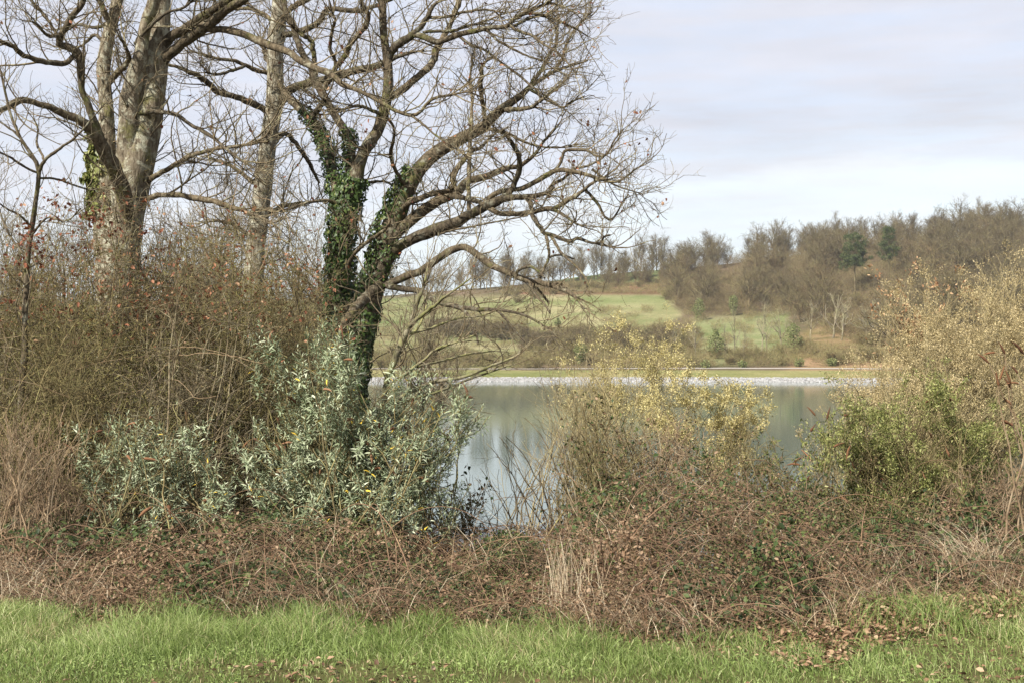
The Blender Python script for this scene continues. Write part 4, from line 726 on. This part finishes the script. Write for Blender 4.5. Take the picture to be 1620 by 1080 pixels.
def shrub_t(label, px, d, targets, seed, twig, dens, r0=.009, l1=(.25, .6), up=.2, name='bare_shrub', cat='shrub', ang=(20, 55), rmin=.0017, wig=.2):
    return shrub(name, label, cat, px, d, 1, 1, 1, 0, seed, twig, r0, dens, l1, (.1, .3), (.04, .12), rmin, up, targets, None, ang, wig=wig, spread=.3)
shrub_t('thin bare sapling standing alone against the open water', 862, 9.6, [(830, 660, 0), (868, 640, .1), (885, 690, 0), (800, 690, .1), (850, 700, 0), (880, 740, .1), (840, 740, -.1)], 611, 'twig', (3.2, 4.5, 3), .009, name='sapling', cat='tree', rmin=.0015)
shrub_t('bare sapling leaning left against the open water', 835, 9.9, [(770, 700, 0), (790, 690, .1), (760, 740, 0), (800, 720, 0), (815, 760, .1), (780, 780, 0)], 612, 'twig', (3, 4.5, 3), .008, name='sapling', cat='tree', rmin=.0015)
shrub_t('smallest bare sapling left of the other two by the open water', 790, 9.8, [(800, 740, 0), (778, 770, 0), (810, 780, 0), (765, 800, 0)], 613, 'twig', (3, 4, 3), .006, name='sapling', cat='tree', rmin=.0015)
o, rng, P, A, B, C = shrub_t('dark leafless shrub below the yellow catkin willow', 955, 9.9, tg([(940, 680), (970, 690), (1000, 700), (920, 720), (980, 730), (1030, 720), (950, 750), (900, 740)], 46, .4), 614, 'brown_twig', (5.5, 7, 5), wig=.25)
leaf_on(o, rng, C, 900, OVAL, (.02, .04), 'bramble_leaf', 'leaves', .01)
o, rng, P, A, B, C = shrub_t('dark twiggy shrub beside the water at the right foot of the large buddleia', 690, 9.7, tg([(660, 790), (700, 780), (730, 800), (720, 830), (680, 820), (740, 820)], 30, .3, 12, 12), 615, 'brown_twig', (5.5, 7, 5), wig=.25)
leaf_on(o, rng, C, 700, OVAL, (.02, .04), 'bramble_leaf', 'leaves', .01)
o, rng, P, A, B, C = shrub_t('pale dry brushy shrub at the left edge above the dead grass', 45, 9.0, tg([(0, 720), (30, 700), (60, 705), (90, 720), (110, 760), (20, 780), (70, 770), (-40, 740)], 70, .4, 18, 20), 616, 'dry_twig', (5, 7, 5), wig=.18, r0=.006)

for k, (px, d, lab, P_, n, ex) in enumerate(((1045, 9.9, 'grey brown twiggy tangle at the foot of the yellow catkin willow', [(1000, 700), (1040, 690), (1080, 700), (1020, 740), (1070, 750), (1110, 730)], 46, 1500), (1165, 9.9, 'brown twiggy tangle above the bramble mound left of the broad green shrub', [(1120, 720), (1160, 700), (1210, 700), (1250, 720), (1140, 750), (1200, 750), (1240, 770)], 50, 2200),
        (1570, 9.3, 'brown twiggy tangle at the right edge under the broad green shrub', [(1500, 800), (1540, 790), (1590, 770), (1630, 760), (1560, 830), (1610, 830), (1670, 790)], 56, 1800), (1430, 9.2, 'low rusty tangle at the foot of the broad green shrub', [(1340, 820), (1380, 810), (1430, 815), (1480, 815), (1400, 840), (1460, 845), (1300, 830)], 50, 3000), (1290, 9.4, 'low brown tangle between the bramble mound and the broad green shrub', [(1240, 800), (1280, 790), (1320, 800), (1260, 820), (1310, 830)], 36, 2200))):
    o, rng, P, A, B, C = shrub_t(lab, px, d, tg(P_, n, .4, 18, 14), 640 + k, 'brown_twig' if k % 2 else 'dry_twig', (5.5, 7.5, 5.5), .006, wig=.28, ang=(25, 80), up=.08)
    leaf_on(o, rng, C, ex, OVAL, (.012, .028), 'bramble_leaf', 'leaves', .012)

# the green shrub at the right and the dead buddleia heads over it
def green_shrub(label, px, d, targets, seed, n, dens=(5, 6, 4), size=(.025, .055), mat='green_leaf', lo=0, hi=1):
    o, rng, P, A, B, C = shrub_t(label, px, d, targets, seed, 'brown_twig', dens, .006, (.2, .5), .3, 'green_shrub')
    leaf_on(o, rng, (np.concatenate([C[0], B[0][:, :4]]),), n, LANCE_W, size, mat, 'leaves', .02, .1, lo, hi, clump=.38)
    h = rng.choice(len(B[0]), min(26, len(B[0]) // 3), replace=False); heads_on(o, rng, B[0][h, -1], B[0][h, -1] - B[0][h, -2] + rng.normal(size=(len(h), 3)) * .02, rng.uniform(.05, .12, len(h)), .009)
LANCE_W = (LANCE[0] * np.array([1, 1.7, 1]), LANCE[1])
green_shrub('broad yellow-green leafy shrub under the tall right-edge willow', 1440, 10.2, tg([(1340, 680), (1380, 660), (1420, 655), (1460, 660), (1500, 670), (1550, 680), (1590, 700), (1330, 730), (1380, 720), (1430, 720), (1480, 730), (1530, 740), (1580, 760), (1350, 780), (1420, 780), (1480, 790)], 150, .65, 34, 26), 621, 95000, size=(.014, .034))
green_shrub('small yellow-green leafy sprig low in the brambles', 1215, 8.6, tg([(1190, 880), (1215, 860), (1235, 875), (1200, 900), (1240, 890)], 12, .15, 8, 8), 622, 900, (4, 5, 3), (.025, .045), lo=.3)
green_shrub('thin leafy shrub left of the broad yellow-green shrub', 1280, 9.8, tg([(1250, 740), (1280, 730), (1310, 760), (1260, 780), (1295, 800), (1320, 720)], 26, .3, 12, 14), 623, 1600, (4.5, 5, 4), (.02, .045))
rng = np.random.default_rng(630); base = np.array([(1640 - 810) / F * 8.6, 8.6, gz(3.6, 8.6)]); o = thing('buddleia_shrub', 'leafless buddleia with drooping dark seed heads at the right picture edge', 'shrub', base)
T = np.array([at(a, b, 8.6 + c) for a, b, c in ((1565, 575, 0), (1590, 560, .1), (1610, 590, 0), (1580, 610, -.1), (1620, 560, 0), (1640, 540, 0), (1600, 640, 0), (1660, 580, .1))]); P, Rr = stems_to(rng, base, T, .01)
A = grow(rng, P, Rr, 2.4, .5, 1, (.15, .4), (20, 60), 6, .6, .0025, .1, .15); a = MB(); tubes(a, P, Rr, 6); tubes(a, *A, 4); a.build('stems', M['dry_twig'], o)
E = np.concatenate([P[:, -1], A[0][:, -1]]); D = np.concatenate([P[:, -1] - P[:, -2], A[0][:, -1] - A[0][:, -2]]); heads_on(o, rng, E, nrm(D) + np.array([-.2, 0, -.1]), rng.uniform(.07, .14, len(E)), .009)

# ------------------------------------------------------------------ brambles, dry grass, meadow grass, fallen leaves
EX = np.array([-9, -2.9, -1.2, .3, 1.2, 1.6, 1.95, 2.4, 2.9, 9]); EY = np.array([7.35, 7.25, 7.1, 6.85, 6.65, 6.75, 7.2, 7.6, 7.8, 8.0])
def edge(x): return np.interp(x, EX, EY) + .25 * (vnoise(x * 1.7, x * 0 + 4.2, 1) - .5)
# height of the bramble mass over the ground: low in the gap before the water, high mounds at right
def mound(x, y):
    e = y - edge(x); px = 810 + F * x / y
    h = np.interp(px, [-300, 0, 100, 350, 450, 640, 730, 790, 880, 930, 1050, 1250, 1400, 1620, 2000], [.42, .42, .42, .36, .36, .36, .3, .27, .3, .48, .72, .76, .6, .6, .6])
    k = np.interp(px, [0, 700, 900, 1000, 2000], [1.6, 1.6, 1.6, 2.3, 2.3])
    return h * (1 - np.exp(-np.maximum(e, 0) * 1.3 / k * 1.5)) * (.5 + .6 * vnoise(x * 1.6, y * 1.6, 6) + .55 * vnoise(x * 4.1, y * 4.1, 61) + .35 * (vnoise(x * 9, y * 9, 62) - .4))
rng = np.random.default_rng(700)
def area(n, x0, x1, e0, e1, pw=1.):
    x = rng.uniform(x0, x1, n); e = e0 + (e1 - e0) * rng.random(n) ** pw; return x, edge(x) + e
M['cane'] = barkmat('bramble_cane', [(.06, .035, .025), (.15, .095, .06), (.3, .22, .14)], (.2, .13, .09), None, 3, (.45, .6), 0)
mb = MB(); n = 300000
x, y = area(n, -6.4, 6.4, -.05, 3.4, 1.15); m_ = mound(x, y); dep = rng.random(n) ** 1.7
z = ground(x, y) + m_ * (1 - .85 * dep) + .02; p = np.stack([x, y, z], 1); px = 810 + F * x / y
tint = np.clip(rng.normal(.5, .27, n) - .85 * (vnoise(x * 1.7, y * 1.7, 8) - .5) - .4 * (vnoise(x * 5, y * 5, 18) - .5), 0, 1); hole = vnoise(x * 3.1, y * 3.1, 28) + .25 * vnoise(x * 9, y * 9, 29)
z = z - .55 * m_ * np.clip((hole - .56) * 3, 0, 1); p[:, 2] = z
tint = np.where((rng.random(n) < .4) & (y - edge(x) < .8), np.clip(rng.normal(.78, .15, n), 0, 1), tint)
scatter(mb, *OVAL, p, rng.normal(size=(n, 3)) + np.array([0, -.3, -.1]), rng.normal(size=(n, 3)) * .5 + np.array([0, -.35, 1]), (.010 + .027 * rng.random(n) ** 2), tint)
n = 15000; x, y = area(n, -6.4, 6.4, .05, 2.4, 1.2); kp = vnoise(x * 1.9, y * 1.9, 51) > .52; x, y = x[kp], y[kp]; n = len(x)
p = np.stack([x, y, ground(x, y) + mound(x, y) * rng.uniform(.75, 1.12, n) + .02], 1); scatter(mb, *OVAL, p, rng.normal(size=(n, 3)) + np.array([0, -.3, -.2]), rng.normal(size=(n, 3)) * .4 + np.array([-.2, -.35, 1]), rng.uniform(.03, .052, n), rng.random(n) * .42)
tag(mb.build('brambles', M['bramble_leaf']), 'dark green and rusty bramble cover between the meadow grass and the shrubs', 'brambles', None, 'stuff')
mb = MB(); n = 15000; x, y = area(n, -6.4, 6.4, .0, 3.3, 1.1); m_ = mound(x, y); p0 = np.stack([x, y, ground(x, y) + m_ * rng.uniform(0, .9, n)], 1)
K = 7; th = rng.uniform(0, 6.3, n); d = np.stack([np.cos(th), np.sin(th), rng.uniform(.2, 1.2, n)], 1); P = np.empty((n, K, 3)); P[:, 0] = p0; ln = rng.uniform(.2, .75, n)
for k in range(1, K): d = nrm(d + np.array([0, 0, -.26]) + rng.normal(size=(n, 3)) * .1); P[:, k] = P[:, k - 1] + d * (ln / (K - 1))[:, None]
P[:, :, 2] = np.maximum(P[:, :, 2], ground(P[:, :, 0], P[:, :, 1]) + .01)
tubes(mb, P, np.full((n, K), .0013) * rng.uniform(.6, 1.7, (n, 1)), 3, rng.random(n))
tag(mb.build('bramble_canes', M['cane']), 'tangle of thin dry bramble canes arching through the bramble cover', 'brambles', None, 'stuff')

mb = MB(); n = 260; x, y = area(n, -6, 6, .1, 2.6); th = rng.uniform(0, 6.3, n); d = np.stack([np.cos(th), np.sin(th) * .6, rng.uniform(.9, 2.4, n)], 1); K = 14; P = np.empty((n, K, 3)); P[:, 0] = np.stack([x, y, ground(x, y) + mound(x, y) * .4], 1); ln = rng.uniform(.6, 1.3, n)
for k in range(1, K): d = nrm(d + np.array([0, 0, -.2]) + rng.normal(size=(n, 3)) * .035); P[:, k] = P[:, k - 1] + d * (ln / (K - 1))[:, None]
P[:, :, 2] = np.maximum(P[:, :, 2], ground(P[:, :, 0], P[:, :, 1]) + .02)
tubes(mb, P, np.linspace(.0036, .0018, K)[None] * rng.uniform(.7, 1.3, (n, 1)), 4, rng.random(n))
tag(mb.build('arching_canes', M['cane']), 'long reddish bramble canes arching out of the bramble cover', 'brambles', None, 'stuff')
def blades(mb, rng, x, y, z, h, lean, wd, tint, K=4, dirn=None, droop=.5):
    n = len(x); th = rng.uniform(0, 6.3, n) if dirn is None else dirn; u = np.linspace(0, 1, K)
    P = np.empty((n, K, 3)); out_ = h * lean
    P[:, :, 0] = x[:, None] + np.cos(th)[:, None] * out_[:, None] * u ** 1.8; P[:, :, 1] = y[:, None] + np.sin(th)[:, None] * out_[:, None] * u ** 1.8
    P[:, :, 2] = z[:, None] + h[:, None] * (u - droop * lean[:, None] * u ** 3 * .6)
    fa = rng.uniform(0, 3.14, n) * .6 + np.where(rng.random(n) < .5, 0, 2.5); side = np.stack([np.cos(fa), np.sin(fa), np.zeros(n)], 1)
    ribbons(mb, P, wd[:, None] * np.array([.7, 1, .75, .08] if K == 4 else np.linspace(1, .2, K))[None], side, tint)
mb = MB(); n = 330000; x = rng.uniform(-5.2, 5.2, n); e = -3.3 * rng.random(n) ** .9; y = edge(x) + .12 * rng.normal(size=n) * (e > -.4) + e; ok = (y > 3.9); x, y, e = x[ok], y[ok], e[ok]; n = len(x)
tf = vnoise(x * 2.6, y * 2.6, 12) * .6 + vnoise(x * 7, y * 7, 13) * .4
bare = vnoise(x * 1.3 + 5, y * 2.2, 14) * .6 + vnoise(x * 6, y * 6, 19) * .4
front = np.clip((y - (5.75 + .3 * vnoise(x * 1.1, x * 0, 15) + .12 * np.clip(-x, 0, 4))) / .5, 0, 1)
keep = rng.random(n) < np.where(bare < .38, .26, np.where(bare < .46, .6, 1)) * (.55 + .45 * (tf > .42)) * (.9 + .1 * front) * np.where((x > 1.55) & (e > -.75 + .3 * vnoise(x * 3, y * 3, 55)), .22, 1); x, y, e, tf, front = x[keep], y[keep], e[keep], tf[keep], front[keep]; n = len(x)
h = (.024 + .012 * tf + .155 * tf ** 1.4 * front * (.45 + vnoise(x * .9, y * 1.5, 77)) + .022 * front) * rng.uniform(.55, 1.3, n); dirn = 6.283 * vnoise(x * 1.8, y * 1.8, 16) * 1.3 + rng.normal(size=n) * 1.7
tint = np.clip(rng.normal(.47, .22, n) + (tf - .5) * .3 + (vnoise(x * 1.2, y * 2, 91) - .5) * .5, 0, .95); tint = np.where(rng.random(n) < .03 + .16 * (vnoise(x * 2.1, y * 3, 41) > .62), 1, tint)
blades(mb, rng, x, y, ground(x, y), h, rng.uniform(.1, 1.2, n), rng.uniform(.002, .0046, n), tint, 4, dirn)
n = 34000; x = rng.uniform(-5.2, 5.2, n); y = rng.uniform(4., 7.2, n); ok = (vnoise(x * 3.1, y * 4, 95) > .42) & (y < edge(x) - .2); x, y = x[ok], y[ok]; n = len(x)
scatter(mb, *OVAL, np.stack([x, y, ground(x, y) + rng.uniform(.01, .05, n)], 1), rng.normal(size=(n, 3)) * np.array([1, 1, .3]), rng.normal(size=(n, 3)) * .35 + np.array([0, 0, 1]), rng.uniform(.008, .022, n), .2 + .5 * rng.random(n))
tag(mb.build('meadow_grass', M['grass']), 'fresh green tufted grass in the foreground below the brambles', 'grass', None, 'stuff')
mb = MB(); n = 9000; x = rng.uniform(-5.2, 5.2, n); y = rng.uniform(3.8, 8.2, n); c_ = vnoise(x * 1.3 + 5, y * 2.2, 14); px = 810 + F * x / y
right = (x > 1.5) & (y > 6.7) & (y < 8.4); ok = (c_ < .42) & (y < edge(x)) | (y < 5.7) & (rng.random(n) < .4) & (c_ < .6) | right | (np.abs(y - edge(x)) < .3); x, y = x[ok], y[ok]; n = len(x)
scatter(mb, *CURL, np.stack([x, y, ground(x, y) + rng.uniform(.008, .045, n)], 1), rng.normal(size=(n, 3)) * np.array([1, 1, .25]), rng.normal(size=(n, 3)) * .4 + np.array([0, 0, 1]), rng.uniform(.016, .042, n), rng.random(n) ** 1.5)
n = 12000; x = rng.uniform(1.3, 5.5, n); y = edge(x) + rng.uniform(-.75, .45, n)
scatter(mb, *CURL, np.stack([x, y, ground(x, y) + rng.uniform(.008, .06, n)], 1), rng.normal(size=(n, 3)) * np.array([1, 1, .3]), rng.normal(size=(n, 3)) * .4 + np.array([0, 0, 1]), rng.uniform(.016, .042, n), rng.random(n) ** 1.5)
tag(mb.build('fallen_leaves', M['litter']), 'curled brown fallen leaves lying on the grass and along its edge', 'leaves', None, 'stuff')
mb = MB(); n = 9000; x, y = area(n, -6, 6, -.1, .5); g_ = vnoise(x * 2.2, x * 0 + 7, 21); keep = rng.random(n) < g_; x, y = x[keep], y[keep]; n = len(x); hh = rng.uniform(.05, .3, n)
blades(mb, rng, x, y, ground(x, y), hh, rng.uniform(.2, 1.6, n), rng.uniform(.0018, .004, n), rng.random(n), 4)
n = 5600; x, y = area(n, -6, 6, .1, 2.4); kp = rng.random(n) < np.clip((vnoise(x * 1.5, y * 1.5, 33) - .42) * 4, 0.04, 1); x, y = x[kp], y[kp]; n = len(x); hh = rng.uniform(.15, .5, n); blades(mb, rng, x, y, ground(x, y) + mound(x, y) * rng.uniform(.3, .9, n), hh, rng.uniform(.5, 2.6, n), rng.uniform(.0015, .0032, n), rng.random(n) ** 1.4, 4)
tag(mb.build('dry_grass', M['straw']), 'straw-coloured dead grass strewn along the bramble edge', 'dry grass', None, 'stuff')
def tuft(label, px, d, n, H, r, lean, seed, tilt=0., lo=.3, base_h=0., wd=(.003, .006), tiltdir=0):
    rng = np.random.default_rng(seed); x0 = (px - 810) / F * d; x = x0 + rng.normal(size=n) * r; y = d + rng.normal(size=n) * r * .6; a = MB(); z = ground(x, y) + base_h
    hh = H * rng.uniform(.35, 1, n); blades(a, rng, x, y, z, hh, rng.uniform(.3, 1, n) * lean, rng.uniform(*wd, n), lo + (1 - lo) * rng.random(n), 6, None if not tilt else rng.normal(tiltdir, tilt, n))
    tag(a.build('dry_grass_tuft', M['straw'], origin=(x0, d, gz(x0, d))), label, 'grass tuft', None)
tuft('tall bleached dead grass tuft standing up in the middle of the bramble edge', 897, 7.2, 130, .52, .085, .28, 801, lo=.55)
tuft('sprawling dead grass tuft at the left picture edge', 40, 7.9, 420, .42, .26, 1.5, 802)
tuft('dead stalks standing in front of the small buddleia', 375, 7.9, 90, .42, .16, .7, 803)
tuft('leaning straw clump below the large buddleia, left of its middle', 480, 7.6, 130, .34, .13, 1.0, 804)
tuft('straw clump leaning right under the large buddleia', 640, 7.5, 110, .28, .12, 1.1, 805)
tuft('bundle of upright tan stalks in front of the right-hand brambles', 1370, 8.1, 420, .42, .2, .45, 806, lo=.1)
tuft('arching dead grass fountain at right beside the leafy shrub', 1540, 8.3, 300, .5, .13, 1.5, 807, base_h=.1)
tuft('long loose straw stalks in the brambles right of the bleached tuft', 1010, 7.4, 36, .62, .25, 1.0, 808, .5, tiltdir=.2)
tuft('thin straw stalks beside the small leafy sprig', 1170, 7.4, 60, .36, .16, .8, 809)
rng = np.random.default_rng(820)
def weed(px, d, label, seed):
    rng = np.random.default_rng(seed); x0 = (px - 810) / F * d; n = 60; a = MB(); th = rng.uniform(0, 6.3, n); p = np.stack([x0 + rng.normal(size=n) * .06, d + rng.normal(size=n) * .05, np.zeros(n)], 1); p[:, 2] = ground(p[:, 0], p[:, 1]) + rng.uniform(.01, .07, n)
    scatter(a, *LANCE_W, p, np.stack([np.cos(th), np.sin(th), rng.uniform(.1, .8, n)], 1), rng.normal(size=(n, 3)) * .3 + np.array([0, 0, 1]), rng.uniform(.04, .085, n), rng.random(n) * .6)
    tag(a.build('green_weed', M['green_leaf'], origin=(x0, d, gz(x0, d))), label, 'weed', None)
weed(1328, 7.75, 'green leafy weed at the foot of the tan stalk bundle', 1); weed(1450, 7.35, 'green leafy weed among fallen leaves right of the tan stalks', 2); weed(1385, 7.35, 'green leafy weed among fallen leaves below the tan stalks', 3)
